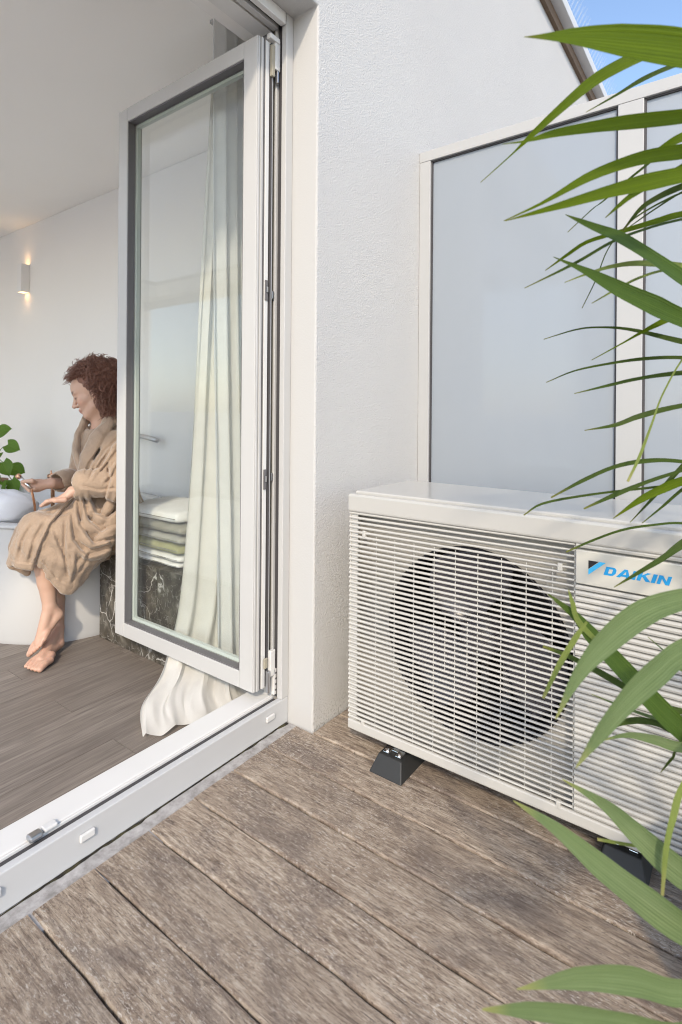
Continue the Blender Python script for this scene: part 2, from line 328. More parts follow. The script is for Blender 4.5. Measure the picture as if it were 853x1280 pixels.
class MB:
    """collects geometry in world coordinates, builds ONE mesh object"""
    def __init__(s): s.v = []; s.f = []; s.mi = []; s.uv = None
    def add(s, vs, fs, mi=0):
        k = len(s.v); s.v += [tuple(v) for v in vs]; s.f += [tuple(i + k for i in f) for f in fs]; s.mi += [mi] * len(fs); return s
    def box(s, x0, x1, y0, y1, z0, z1, mi=0):
        vs = [(x, y, z) for x in (x0, x1) for y in (y0, y1) for z in (z0, z1)]
        return s.add(vs, [(0, 1, 3, 2), (4, 6, 7, 5), (0, 4, 5, 1), (2, 3, 7, 6), (0, 2, 6, 4), (1, 5, 7, 3)], mi)
    def frustum(s, lo, hi, z0, z1, mi=0):
        (a, b, c, d), (e, f, g, h) = lo, hi
        vs = [(a, c, z0), (b, c, z0), (b, d, z0), (a, d, z0), (e, g, z1), (f, g, z1), (f, h, z1), (e, h, z1)]
        return s.add(vs, [(3, 2, 1, 0), (4, 5, 6, 7), (0, 1, 5, 4), (1, 2, 6, 5), (2, 3, 7, 6), (3, 0, 4, 7)], mi)
    def prism(s, poly, axis, a0, a1, mi=0):
        def mk(p, a):
            return {'x': (a, p[0], p[1]), 'y': (p[0], a, p[1]), 'z': (p[0], p[1], a)}[axis]
        n = len(poly); vs = [mk(p, a0) for p in poly] + [mk(p, a1) for p in poly]
        fs = [tuple(range(n))[::-1], tuple(range(n, 2 * n))] + [(i, (i + 1) % n, n + (i + 1) % n, n + i) for i in range(n)]
        return s.add(vs, fs, mi)
    def tube(s, pts, rad, seg=8, mi=0, cap=True):
        pts = [Vector(p) for p in pts]; n = len(pts)
        rad = [rad] * n if isinstance(rad, (int, float)) else rad
        vs = []; prev = None
        for i, p in enumerate(pts):
            t = (pts[min(i + 1, n - 1)] - pts[max(i - 1, 0)]).normalized()
            if prev is None:
                prev = t.orthogonal().normalized()
            a = (prev - t * prev.dot(t)).normalized(); b = t.cross(a); prev = a
            for k in range(seg):
                an = 2 * pi * k / seg; vs.append(p + (a * cos(an) + b * sin(an)) * rad[i])
        fs = [(i * seg + k, i * seg + (k + 1) % seg, (i + 1) * seg + (k + 1) % seg, (i + 1) * seg + k) for i in range(n - 1) for k in range(seg)]
        if cap: fs += [tuple(range(seg))[::-1], tuple(range((n - 1) * seg, n * seg))]
        return s.add(vs, fs, mi)
    def lathe(s, prof, c, seg=32, axis='z', mi=0, cap=False):
        vs = []
        for r, h in prof:
            for k in range(seg):
                a = 2 * pi * k / seg
                vs.append({'z': (c[0] + r * cos(a), c[1] + r * sin(a), c[2] + h), 'x': (c[0] + h, c[1] + r * cos(a), c[2] + r * sin(a)),
                           'y': (c[0] + r * cos(a), c[1] + h, c[2] + r * sin(a))}[axis])
        n = len(prof)
        fs = [(i * seg + k, i * seg + (k + 1) % seg, (i + 1) * seg + (k + 1) % seg, (i + 1) * seg + k) for i in range(n - 1) for k in range(seg)]
        if cap: fs += [tuple(range(seg))[::-1], tuple(range((n - 1) * seg, n * seg))]
        return s.add(vs, fs, mi)
    def mesh(s, name, off=(0, 0, 0)):
        me = bpy.data.meshes.new(name); ox, oy, oz = off
        me.from_pydata([(a - ox, b - oy, c - oz) for a, b, c in s.v], [], s.f); me.update(); return me
    def build(s, name, mats, parent=None, bevel=0.0, smooth=False, seg=2, recalc=True):
        off = Vector((0, 0, 0)); q = parent
        while q is not None: off = off + q.location; q = q.parent
        me = s.mesh(name, off)
        if recalc:
            bm = bmesh.new(); bm.from_mesh(me); bmesh.ops.recalc_face_normals(bm, faces=bm.faces); bm.to_mesh(me); bm.free()
        for m in (mats if isinstance(mats, (list, tuple)) else [mats]): me.materials.append(m)
        me.polygons.foreach_set('material_index', s.mi)
        if smooth: me.polygons.foreach_set('use_smooth', [True] * len(me.polygons))
        o = bpy.data.objects.new(name, me); COL.objects.link(o); o.parent = parent
        if bevel:
            b = o.modifiers.new('bevel', 'BEVEL'); b.width = bevel; b.segments = seg; b.limit_method = 'ANGLE'; b.angle_limit = radians(35)
        return o
def BX(*a): return MB().box(*a)
def grid_surf(mb, rows, mi=0, closed=False):
    """rows: list of equal-length point lists"""
    n = len(rows[0]); vs = [p for r in rows for p in r]
    fs = [(i * n + k, i * n + (k + 1) % n, (i + 1) * n + (k + 1) % n, (i + 1) * n + k) for i in range(len(rows) - 1) for k in range(n if closed else n - 1)]
    return mb.add(vs, fs, mi)
def spline(pts, n):
    pts = [Vector(p) for p in pts]; q = [pts[0] * 2 - pts[1]] + pts + [pts[-1] * 2 - pts[-2]]; out = []
    m = len(pts) - 1
    for i in range(n):
        t = i / (n - 1) * m; k = min(int(t), m - 1); t -= k
        a, b, c, d = q[k:k + 4]
        out.append(0.5 * ((2 * b) + (c - a) * t + (2 * a - 5 * b + 4 * c - d) * t * t + (3 * b - a - 3 * c + d) * t ** 3))
    return out
def lerpv(vals, n):
    m = len(vals) - 1; out = []
    for i in range(n):
        t = i / (n - 1) * m; k = min(int(t), m - 1); out.append(vals[k] + (vals[k + 1] - vals[k]) * (t - k))
    return out

# ================================================================== SETTING
tag(MB().add([(-300, -300, -.30), (300, -300, -.30), (300, 300, -.30), (-300, 300, -.30)], [(0, 1, 2, 3)]).build('ground', M['ground']), kind='structure')  # ground set pale to bounce sun up to the ceiling

# ---- timber deck, each board an object
deck = bpy.data.objects.new('deck', None); COL.objects.link(deck); deck.location = (0.6, 0, 0); tag(deck, kind='structure')
PITCH, X0 = 0.148, 0.563
def board_mesh(w, l, seed):
    r = random.Random(seed); ny = 60; rows = []
    for i in range(ny + 1):
        y = -l * i / ny; e = [r.uniform(-.0022, .0022) for _ in range(2)]; c = .0022 if i in (0, ny) else 0
        prof = [(0 + e[0], -.028), (0 + e[0], -.0045), (.0016 + e[0], -.0014), (.005 + e[0], 0 - c), (w * .5, .0004 - c), (w - .005 + e[1], -c), (w - .0016 + e[1], -.0014), (w + e[1], -.0045), (w + e[1], -.028)]
        rows.append([(x, y, z) for x, z in prof])
    mb = MB(); grid_surf(mb, rows, closed=True); n = 9
    mb.f += [tuple(range(n))[::-1], tuple(range(ny * n, ny * n + n))]; mb.mi += [0, 0]
    return mb
bmeshes = []
for i in range(5):
    b = board_mesh(PITCH - .0048, 4.6, i); bmeshes.append(b.mesh('board'))
    bm = bmesh.new(); bm.from_mesh(bmeshes[-1]); bmesh.ops.recalc_face_normals(bm, faces=bm.faces); bm.to_mesh(bmeshes[-1]); bm.free()
    bmeshes[-1].materials.append(M['deck'])
for k in range(-26, 22):
    x = X0 + k * PITCH
    yend = 1.25 if x < 1.42 else 1.178
    o = bpy.data.objects.new('board', bmeshes[k % 5]); COL.objects.link(o); o.parent = deck
    o.location = (x + .0024 - .6, yend + random.uniform(-.003, .003), random.uniform(-.0012, .0012)); o.rotation_euler = (0, radians(random.uniform(-.25, .25)), 0)
tag(BX(-4, 5, -3.6, 1.19, -.10, -.045).build('deck_underlay', M['underlay']), kind='structure')
tag(BX(-2.05, 1.456, 1.19, 1.32, -.2, -.007).build('threshold_strip', M['mortar']), kind='structure')
mo = MB(); rr = random.Random(3); rows = []
for i in range(160):
    x = -1.0 + i * (2.45 / 159); w = .0015 + .008 * max(0, sin(x * 9.0 + 1) * .5 + sin(x * 31) * .3 + rr.uniform(-.35, .35)); h = .0015 + .004 * rr.random()
    rows.append([(x, 1.2975, -.006), (x, 1.2965, -.006 + h), (x, 1.2975 - w * .6, -.006 + h * .7), (x, 1.2975 - w, -.0068)])
grid_surf(mo, rows); tag(mo.build('moss_line', M['moss'], smooth=True), kind='stuff')

# ---- house shell
hw = empty('house_wall', (3, 1.3, 0), 'white rough-stucco house wall beside and above the open glazed door', 'wall')
poly = [(-2.35, -.28), (-2.05, -.28), (-2.05, 2.495), (1.458, 2.495), (1.458, -.28), (9, -.28), (9, 4.08), (1.36, 4.08), (1.36, 2.93), (-2.35, 2.93)]  # unseen left opening widened and wall top lowered to let light in
w = MB().prism(poly, 'y', 1.185, 1.50)
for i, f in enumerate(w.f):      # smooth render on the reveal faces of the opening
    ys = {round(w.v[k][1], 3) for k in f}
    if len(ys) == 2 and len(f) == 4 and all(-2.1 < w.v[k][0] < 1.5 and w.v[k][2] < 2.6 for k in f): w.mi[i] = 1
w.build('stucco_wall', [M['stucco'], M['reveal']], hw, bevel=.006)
BX(1.35, 9, 1.155, 1.184, 4.03, 4.115).build('eave_board', M['timber'], hw)
ec = BX(1.35, 9, 1.085, 1.49, 4.117, 4.20).build('eave_cap', M['cap'], hw, bevel=.004)
BX(1.35, 9, 1.13, 1.16, 4.202, 4.27).build('gutter_edge', M['cap'], ec)
BX(2.36, 9, 1.502, 7.5, 3.95, 4.0).build('roof', M['cap'], hw)
BX(2.36, 2.40, 1.502, 7.5, -.28, 3.949).build('side_wall', M['stucco'], hw)
spk = empty('bird_spike_strip', (6, 1.2, 4.2), 'thin metal bird spikes along the eave against the blue sky', 'bird spikes')
s_ = MB()
for i in range(260):
    x = 3.6 + i * .021; s_.tube([(x, 1.12, 4.2), (x + .02, 1.03 + .02 * (i % 3), 4.33 + .02 * (i % 2))], .0008, 3)
o = s_.build('spikes', M['steel'], spk); o['kind'] = 'stuff'
BX(3.6, 9.0, 1.105, 1.128, 4.201, 4.206).build('spike_base', M['black_p'], spk)

# ---- room behind the door
FZ = -.02
def struct(name, mb, m): return tag(mb.build(name, m), kind='structure')
struct('lamp_wall', BX(2.2, 2.35, 1.502, 7.4, -.2, 2.69), M['wall'])
struct('far_wall', BX(-2.16, 2.198, 7.2, 7.35, -.2, 2.69), M['wall'])
# unseen left side, added open to let sky light in: posts and a header
gw = empty('added_open_side', (-2.1, 4, 0), 'white posts and header of the unseen open side added to let daylight in', 'door frame')
for y in (3.4, 5.3): BX(-2.16, -2.08, y, y + .08, -.2, 2.60).build('post', M['frame'], gw, bevel=.003)
BX(-2.16, -2.05, 1.502, 7.2, 2.6005, 2.69).build('header', M['frame'], gw, bevel=.003)
KX0, KX1, KY0, KY1 = -1.9, 0.80, 1.75, 6.7          # unseen roof light, added over the room to brighten it
struct('ceiling', MB().box(KX1, 2.35, 1.502, 7.4, 2.692, 2.85).box(-2.2, KX0, 1.502, 7.4, 2.692, 2.85).box(KX0, KX1, 1.502, KY0, 2.692, 2.85).box(KX0, KX1, KY1, 7.4, 2.692, 2.85), M['ceil'])
rl = empty('added_roof_light', (-.5, 4.5, 2.85), 'white frame of the unseen roof light added to brighten the room', 'skylight')
MB().box(KX0 - .04, KX1 + .04, KY0 - .04, KY0, 2.851, 2.90).box(KX0 - .04, KX1 + .04, KY1, KY1 + .04, 2.851, 2.90).box(KX0 - .04, KX0, KY0, KY1, 2.851, 2.90).box(KX1, KX1 + .04, KY0, KY1, 2.851, 2.90).build('curb', M['frame'], rl)
BX(KX0 - .02, KX1 + .02, KY0 - .02, KY1 + .02, 2.9005, 2.906).build('opal_pane', M['opal'], rl)
struct('sub_floor', BX(-2.16, 2.198, 1.44, 7.19, -.2, FZ - .016), M['underlay'])
pf = bpy.data.objects.new('parquet_floor', None); COL.objects.link(pf); pf.location = (0, 1.45, FZ); tag(pf, kind='structure')
PW = 0.135; plank_m = {}
for L in (1.2, 0.8, 1.6):
    me = BX(.0008, L - .0008, .0007, PW - .0007, -.014, 0).mesh('plank'); me.materials.append(M['parquet']); plank_m[L] = me
r = random.Random(5)
for j in range(30):
    x = -2.16 - r.random() * .0; y = j * PW; first = True
    while x < 2.19:
        L = r.choice((1.2, .8, 1.6)) if not first else (1.2, .8, 1.6)[j % 3]; first = False
        if x + L > 2.195:
            if 2.195 - x < .1: break
            me = BX(.0008, 2.195 - x, .0007, PW - .0007, -.014, 0).mesh('plank'); me.materials.append(M['parquet'])
        else: me = plank_m[L]
        o = bpy.data.objects.new('plank', me); COL.objects.link(o); o.parent = pf; o.location = (x, y, r.uniform(-.0004, .0004)); x += L
struct('floor_beyond', BX(-2.16, 2.198, 1.45 + 30 * PW + .001, 7.19, FZ - .015, FZ), M['parquet'])

rug = empty('bounce_rug', (-.7, 3.4, FZ), 'large white rug added out of view to bounce light up to the ceiling', 'rug')  # unseen rug, added to bounce light onto the ceiling
BX(-1.85, .36, 1.62, 5.6, FZ + .001, FZ + .014).build('pile', M['towel_w'], rug, bevel=.005)

# ================================================================== DOOR FRAME + SASH
FY = 1.297
df = empty('door_frame', (1.44, FY, 0), 'white aluminium frame of the patio door with grey threshold rail', 'door frame')
# threshold
th = BX(-2.04, 1.4565, FY, FY + .022, -.004, .086).build('threshold_face', M['sill'], df, bevel=.003)
BX(-2.04, 1.42, FY + .0225, FY + .0395, .02, .0805).build('seal_groove', M['gasket'], df)
BX(-2.04, 1.42, FY + .040, FY + .0435, .02, .088).build('track_lip', M['sill_top'], df, bevel=.0015)
BX(-2.04, 1.42, FY + .044, FY + .047, .02, .083).build('track_groove', M['gasket_mid'], df)
BX(-2.04, 1.4565, FY + .0475, FY + .135, .0, .0885).build('threshold_top', M['sill_top'], df, bevel=.004)
BX(-2.04, 1.4565, FY + .1355, FY + .205, -.2, FZ - .001).build('threshold_inner_step', M['sill_top'], df)
for px, py in ((108, 1043), (337, 897), (-12, 1120)):
    r0 = ray(px, py); q = O + r0 * (FY / r0.y)
    c = BX(q.x - .019, q.x + .019, FY - .009, FY - .0005, q.z - .009, q.z + .009).build('drain_cap', M['cap'], df, bevel=.003)
q = onZ(47, 1046, .09)
BX(q.x - .022, q.x + .008, FY + .027, FY + .05, .0895, .103).build('strike_plate', M['steel'], df, bevel=.004)
BX(q.x + .014, q.x + .046, FY + .034, FY + .056, .0895, .099).build('guide_block', M['cap'], df, bevel=.003)
# right jamb, stepped section (X, Y)
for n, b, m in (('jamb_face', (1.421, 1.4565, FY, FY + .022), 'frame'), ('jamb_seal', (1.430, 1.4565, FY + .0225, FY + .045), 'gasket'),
                ('jamb_rebate', (1.4210, 1.4565, FY + .0455, FY + .056), 'frame'), ('jamb_groove', (1.431, 1.4565, FY + .0565, FY + .072), 'olive_shade'),
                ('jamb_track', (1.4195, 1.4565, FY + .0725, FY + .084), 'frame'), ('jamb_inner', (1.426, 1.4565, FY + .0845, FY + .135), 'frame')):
    BX(b[0], b[1], b[2], b[3], .0865 if n != 'jamb_inner' else .089, 2.494).build(n, M[m], df, bevel=.002)
# head, in a lighter paint that stands in for bounced light
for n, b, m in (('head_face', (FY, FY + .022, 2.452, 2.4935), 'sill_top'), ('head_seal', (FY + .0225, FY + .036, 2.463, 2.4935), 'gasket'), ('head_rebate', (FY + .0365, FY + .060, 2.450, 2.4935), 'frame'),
                ('head_groove', (FY + .0605, FY + .07, 2.463, 2.4935), 'olive_shade'), ('head_inner', (FY + .0705, FY + .135, 2.452, 2.4935), 'sill_top')):
    BX(-2.04, 1.4165, *b).build(n, M[m], df, bevel=.002)
# left jamb far outside the picture
BX(-2.04, -1.97, FY + .0005, FY + .13, .089, 2.449).build('jamb_left', M['frame'], df, bevel=.002)
struct('inner_reveal', BX(1.4575, 1.50, FY + .136, 1.4995, FZ, 2.494).box(-2.05, 1.457, FY + .136, 1.4995, 2.47, 2.494), M['wall'])  # brighter wall paint makes up for weak bounced light here

SX0, SX1, SY0, SY1, SZ0, SZ1 = 1.333, 1.405, 1.352, 2.196, .128, 2.392
sa = empty('door_sash', (1.37, 1.40, SZ0), 'open glazed door leaf with white frame swung inward in front of the curtains', 'door')
SW = .066
BX(SX0, SX1, SY0, SY0 + SW, SZ0, SZ1).build('hinge_stile', M['frame'], sa, bevel=.003)
BX(SX0, SX1, SY1 - SW, SY1, SZ0, SZ1).build('lock_stile', M['frame'], sa, bevel=.003)
BX(SX0 + .0003, SX1, SY0 + SW + .0003, SY1 - SW - .0003, SZ0, SZ0 + .058).build('bottom_rail', M['frame'], sa, bevel=.002)
BX(SX0 + .0003, SX1, SY0 + SW + .0003, SY1 - SW - .0003, SZ1 - .058, SZ1).build('top_rail', M['frame'], sa, bevel=.002)
GX = SX0 + .034
a, b, c, d = SY0 + SW, SY1 - SW, SZ0 + .058, SZ1 - .058
g = MB().box(SX0 + .004, GX, b - .005, b - .0004, c, d).box(SX0 + .004, GX, a + .0004, a + .005, c, d).box(SX0 + .004, GX, a + .0055, b - .0055, c + .0004, c + .005).box(SX0 + .004, GX, a + .0055, b - .0055, d - .005, d - .0004)
g.build('glazing_gasket', M['gasket_mid'], sa)
a, b, c, d = a + .0055, b - .0055, c + .0055, d - .0055
e = .013
g = MB().box(GX + .004, GX + .019, b - e, b, c, d).box(GX + .004, GX + .019, a, a + e, c, d).box(GX + .004, GX + .019, a + e, b - e, c, c + e).box(GX + .004, GX + .019, a + e, b - e, d - e, d)
g.build('spacer_bar', M['spacer'], sa)
for i, x in enumerate((GX + .001, GX + .021)):
    MB().box(x, x + .0012, a - .004, b + .004, c - .004, d + .004).build('glass_pane', M['glass'], sa)
# stepped hinge edge of the sash
for x0, x1, y0, m, n in ((1.336, 1.344, .0045, 'frame', 'edge_lip'), (1.347, 1.357, .008, 'frame', 'edge_rib'), (1.362, 1.366, .006, 'gasket_mid', 'edge_seal'), (1.369, 1.386, .0075, 'sill_top', 'edge_channel'), (1.391, 1.396, .012, 'gasket', 'edge_seal'), (1.398, 1.404, .009, 'frame', 'edge_rib')):
    BX(x0, x1, SY0 - y0, SY0 - .0006, SZ0 + .002, SZ1 - .002).build(n, M[m], sa, bevel=.0012)
hy = SY0 - .010
def hardware(name, x0, x1, z0, z1, y=hy, t=.010, m='sill_top', bev=.002, par=None):
    return BX(x0, x1, y - t, y, z0, z1).build(name, M[m], par or sa, bevel=bev)
h = hardware('bottom_hinge', 1.3985, 1.424, .165, .255, hy + .002, .014); hardware('hinge_leaf', 1.418, 1.434, .094, .185, hy + .004, .016)
for k in range(4): hardware('hinge_screw', 1.4225, 1.4295, .108 + k * .02, .114 + k * .02, hy - .0122, .0015, 'gasket_mid', .0005)
hardware('hinge_pin', 1.385, 1.397, .112, .19, hy, .016, 'steel', .004); hardware('hinge_block', 1.375, 1.39, .2, .235, hy, .008, 'olive_shade')
h = hardware('top_hinge', 1.4005, 1.426, 2.30, 2.41, hy + .002, .014); hardware('hinge_leaf', 1.385, 1.399, 2.27, 2.38, hy, .012, 'olive_shade')
hardware('top_hinge_arm', 1.372, 1.42, 2.394, 2.412, hy + .004, .02, 'sill_top'); hardware('hinge_pin', 1.41, 1.421, 2.255, 2.30, hy, .014, 'steel', .004)
for z in (1.52, .86): hardware('lock_keep', 1.370, 1.383, z - .035, z + .035, SY0 - .008, .004, 'gasket_mid', .001); hardware('lock_cam', 1.373, 1.380, z - .008, z + .012, SY0 - .0125, .004, 'steel', .001)
for z in (1.51, .865): hardware('frame_keep', 1.409, 1.4175, z - .014, z + .014, FY + .058, .012, 'steel', .002, sa)

# ================================================================== PRIVACY SCREEN
SCX = 2.19
scr = empty('privacy_screen', (SCX, .4, 0), 'frosted glass privacy screen with pale metal posts behind the air conditioner', 'screen')
def Yat(px, py): return onX(px, py, SCX).y
zt0 = onX(773, 131, SCX).z; zt1 = onX(853, 92, SCX).z + .004
ya, yb, yc = Yat(537.5, 300), Yat(772.5, 200), Yat(805, 200)
BX(SCX, SCX + .05, ya, 1.1835, .0, zt0).build('post', M['post'], scr, bevel=.002)
BX(SCX, SCX + .05, yc, yb, .0, zt0).build('post', M['post'], scr, bevel=.002)
y2 = yc - (ya - yb); BX(SCX, SCX + .05, y2 - (yb - yc), y2, .0, zt0).build('post', M['post'], scr, bevel=.002)
BX(SCX - .001, SCX + .052, y2 - .15, 1.1835, zt0 + .0005, zt1).build('top_rail', M['post'], scr, bevel=.002)
for u, v in ((ya, yb), (yc, y2)):
    BX(SCX + .004, SCX + .046, v + .0005, u - .0005, .0, .08).build('bottom_rail', M['post'], scr, bevel=.002)
    f = BX(SCX + .018, SCX + .026, v + .007, u - .007, .082, zt0 - .006).build('frosted_pane', M['frosted'], scr)
    g = MB().box(SCX + .010, SCX + .034, u - .0065, u - .0006, .081, zt0 - .0005).box(SCX + .010, SCX + .034, v + .0006, v + .0065, .081, zt0 - .0005).box(SCX + .010, SCX + .034, v + .007, u - .007, zt0 - .0055, zt0 - .0006)
    g.build('pane_gasket', M['gasket'], scr)

# ================================================================== AIR CONDITIONER
AX, AY0, AY1 = 1.420, .045, 1.012
ac = empty('air_conditioner', (1.6, .53, 0), 'cream outdoor air conditioner unit with slatted front standing on black feet', 'air conditioner')
MID = .333
BX(AX + .012, 1.772, AY1 - .010, AY1, .092, .790).build('side_panel', M['cream'], ac, bevel=.004)
BX(AX + .012, 1.772, AY0, AY0 + .010, .092, .790).build('side_panel', M['cream'], ac, bevel=.004)
BX(1.760, 1.7715, AY0 + .0105, AY1 - .0105, .094, .79).build('back_panel', M['coil'], ac)
BX(AX + .013, 1.759, AY0 + .0105, AY1 - .0105, .093, .100).build('base_pan', M['cream'], ac)
lid = BX(AX - .004, 1.779, AY0 - .004, AY1 + .004, .781, .838).build('lid', M['cream'], ac, bevel=.007, seg=3)
BX(AX + .014, 1.775, AY0 + .012, AY1 - .016, .836, .8475).build('lid_top', M['cream'], lid, bevel=.004, seg=3)
# front frame
BX(AX, AX + .012, AY0, AY1, .091, .121).build('bottom_border', M['cream_p'], ac, bevel=.004)
BX(AX + .0035, AX + .016, AY1 - .0065, AY1 - .0016, .1215, .7805).build('side_border', M['cream_p'], ac, bevel=.003)
BX(AX + .0035, AX + .016, AY0 + .0016, AY0 + .0065, .1215, .7805).build('side_border', M['cream_p'], ac, bevel=.003)
# fan panel with round hole
FC, FR, FXP = (.617, .443), .268, 1.474
mb = MB(); N = 64; y0, y1, z0, z1 = MID - .01, AY1 - .0105, .1, .7795
ring = [(FC[0] + FR * cos(2 * pi * k / N), FC[1] + FR * sin(2 * pi * k / N)) for k in range(N)]; outer = []
for k in range(N):
    dx, dz = cos(2 * pi * k / N), sin(2 * pi * k / N); t = 9
    if dx > 0: t = min(t, (y1 - FC[0]) / dx)
    if dx < 0: t = min(t, (y0 - FC[0]) / dx)
    if dz > 0: t = min(t, (z1 - FC[1]) / dz)
    if dz < 0: t = min(t, (z0 - FC[1]) / dz)
    outer.append((FC[0] + dx * t, FC[1] + dz * t))
vs = [(FXP, y, z) for y, z in ring + outer]
mb.add(vs, [(k, (k + 1) % N, N + (k + 1) % N, N + k) for k in range(N)])
for cy_, cz_ in ((y0, z0), (y0, z1), (y1, z0), (y1, z1)):      # fill the four corners
    idx = sorted(range(N), key=lambda k: (outer[k][0] - cy_) ** 2 + (outer[k][1] - cz_) ** 2)[:2]
    mb.add([(FXP, *outer[idx[0]]), (FXP, *outer[idx[1]]), (FXP, cy_, cz_)], [(0, 1, 2)])
mb.build('fan_panel', M['cream_shade'], ac)
rim = MB().lathe([(FR + .006, .0), (FR + .004, -.006), (FR, -.007), (FR - .004, -.002), (FR - .005, .012), (FR - .004, .11)], (FXP, *FC), 64, 'x').build('bell_mouth', M['black_p'], ac, smooth=True)
BX(1.70, 1.752, MID - .005, AY1 - .012, .102, .778).build('heat_exchanger', M['black_p'], ac)
# fan: hub and three swept blades, at rest
fan = MB().lathe([(.001, -.012), (.035, -.012), (.055, -.004), (.062, .012), (.062, .06)], (1.512, *FC), 32, 'x').build('fan', M['fan'], ac, smooth=True)
for k in range(3):
    rows = []
    for i in range(14):
        rr_ = .058 + (FR - .014 - .058) * i / 13; row = []
        for j in range(13):
            sweep = .35 * (i / 13) ** 1.4; wd = 1.02 + .48 * sin(pi * min(1, i / 13 * 1.1))
            a = 2 * pi * k / 3 + 1.15 + sweep + (j / 12 - .5) * wd
            x = 1.505 + .05 * (j / 12) + .012 * sin(pi * j / 12) - .008 * (i / 13)
            row.append((x, FC[0] + rr_ * cos(a), FC[1] + rr_ * sin(a)))
        rows.append(row)
    o = grid_surf(MB(), rows).build('fan_blade', M['fan'], fan, smooth=True)
    sm = o.modifiers.new('solid', 'SOLIDIFY'); sm.thickness = .004
mo_ = MB().lathe([(.001, 0), (.05, 0), (.055, .01), (.055, .1)], (1.575, *FC), 24, 'x').build('fan_motor', M['coil'], ac, smooth=True)
for y in (FC[0] - .035, FC[0] + .035): BX(1.66, 1.672, y - .012, y + .012, .102, .778).build('motor_bracket', M['steel'], ac)
# slats
SPZ = .0147; NS = 45; ZB = .1305
def slat_mesh(y0, y1, h, x1, tilt):
    pr = [(AX + .0005, 0), (AX + .002, -h * .5), (x1, -h * .5 + tilt), (x1, h * .5 + tilt), (AX + .002, h * .5)]
    me = MB().prism([(x, z) for x, z in pr], 'y', y0, y1).mesh('slat')
    bm = bmesh.new(); bm.from_mesh(me); bmesh.ops.recalc_face_normals(bm, faces=bm.faces); bm.to_mesh(me); bm.free()
    me.materials.append(M['cream_p']); return me
acl = ac.location
def taper(me, y0, y1, k0, k1):      # slats thickened toward the outer edge so the gaps look less dark
    for v in me.vertices:
        t = (v.co.y - y0) / (y1 - y0); v.co.z *= k0 + (k1 - k0) * t
m_fan = slat_mesh(MID - .001 - acl.y, AY1 - .0012 - acl.y, .0047, AX + .0062, .0003)
m_right = slat_mesh(AY0 + .007 - acl.y, MID - .004 - acl.y, .0102, AX + .013, .0015)
taper(m_fan, MID - acl.y, AY1 - acl.y, .95, 1.55)
for me in (m_fan, m_right):
    for v in me.vertices: v.co.x -= acl.x
for k in range(NS):
    z = ZB + k * SPZ
    o = bpy.data.objects.new('slat', m_fan); COL.objects.link(o); o.parent = ac; o.location = (0, 0, z)
    if z < .686 or z > .77:
        o = bpy.data.objects.new('slat', m_right); COL.objects.link(o); o.parent = ac; o.location = (0, 0, z)
BX(AX + .017, AX + .0195, AY0 + .007, MID - .003, .1215, .7805).build('louver_backing', M['cream_shade'], ac)
BX(AX + .0090, AX + .05, MID - .0028, MID + .0018, .1215, .7805).build('divider_bar', M['cream_p'], ac)
BX(AX + .0066, AX + .013, AY1 - .030, AY1 - .007, .1215, .7805).build('edge_backing', M['cream'], ac)
wm = BX(AX + .0064, AX + .0086, -.0010, .0010, .122, .712).mesh('grille_wire', (acl.x, 0, 0)); wm.materials.append(M['cream_p'])
for k in range(9):
    y = .385 + .0659 * k
    o = bpy.data.objects.new('grille_wire', wm); COL.objects.link(o); o.parent = ac; o.location = (0, y - acl.y, 0)
ws = BX(AX + .0064, AX + .0086, -.0010, .0010, FC[1] - .075, FC[1] + .075).mesh('grille_wire', (acl.x, 0, 0)); ws.materials.append(M['cream_p'])
for y in (.617 - .005, .617 + .062): 
    o = bpy.data.objects.new('grille_wire', ws); COL.objects.link(o); o.parent = ac; o.location = (0, y - acl.y, 0)
for y, z in ((.955, .716), (.366, .716), (.955, .122), (.366, .1225)):
    BX(AX - .0005, AX + .012, y - .006, y + .006, z - .010, z + .010).build('screw_clip', M['cream_p'], ac, bevel=.002)
for k in range(4):     # darker deep slots above the wires: backing lies far back there
    pass
# name plate
npl = BX(AX - .0025, AX + .011, AY0 + .007, MID - .0045, .6845, .7668).build('nameplate', M['plate'], ac, bevel=.0025)
LX = AX - .0033
def letters(polys, mat, name):
    mb = MB()
    for poly in polys: mb.prism([(p[0], p[1]) for p in poly], 'x', LX, LX + .0006)
    return mb.build(name, mat, npl)
def uv2yz(u, v, y0, z0, h, skew=.30): return (y0 - (u + v * skew) * h, z0 + v * h)
GL = {  # bold wide capitals as convex pieces on a unit-height grid
 'D': (1.42, [[(0, 0), (.42, 0), (.42, 1), (0, 1)], [(.42, .76), (.85, .76), (1.05, .93), (.85, 1), (.42, 1)], [(.42, 0), (.85, 0), (1.05, .07), (.85, .24), (.42, .24)],
       [(.85, .24), (1.05, .07), (1.26, .3), (1.26, .7), (1.05, .93), (.85, .76)]]),
 'A': (1.62, [[(0, 0), (.42, 0), (.88, .78), (.62, 1)], [(.62, 1), (.88, .78), (1.0, 1)], [(.88, .78), (1.10, 0), (1.52, 0), (1.0, 1)], [(.47, .14), (1.08, .14), (1.02, .38), (.6, .38)]]),
 'I': (.60, [[(0, 0), (.44, 0), (.44, 1), (0, 1)]]),
 'K': (1.52, [[(0, 0), (.42, 0), (.42, 1), (0, 1)], [(.42, .42), (.66, .62), (1.32, 1), (.86, 1), (.42, .66)], [(.50, .50), (.98, 0), (1.50, 0), (.76, .68)]]),
 'N': (1.45, [[(0, 0), (.38, 0), (.38, 1), (0, 1)], [(.38, 1), (.38, .62), (.92, 0), (.92, .40)], [(.92, 0), (1.30, 0), (1.30, 1), (.92, 1)]]),
}
tot = sum(GL[c][0] for c in 'DAIKIN'); hgt = .0202; u = 0; polys = []; kx = .137 / (tot * hgt)
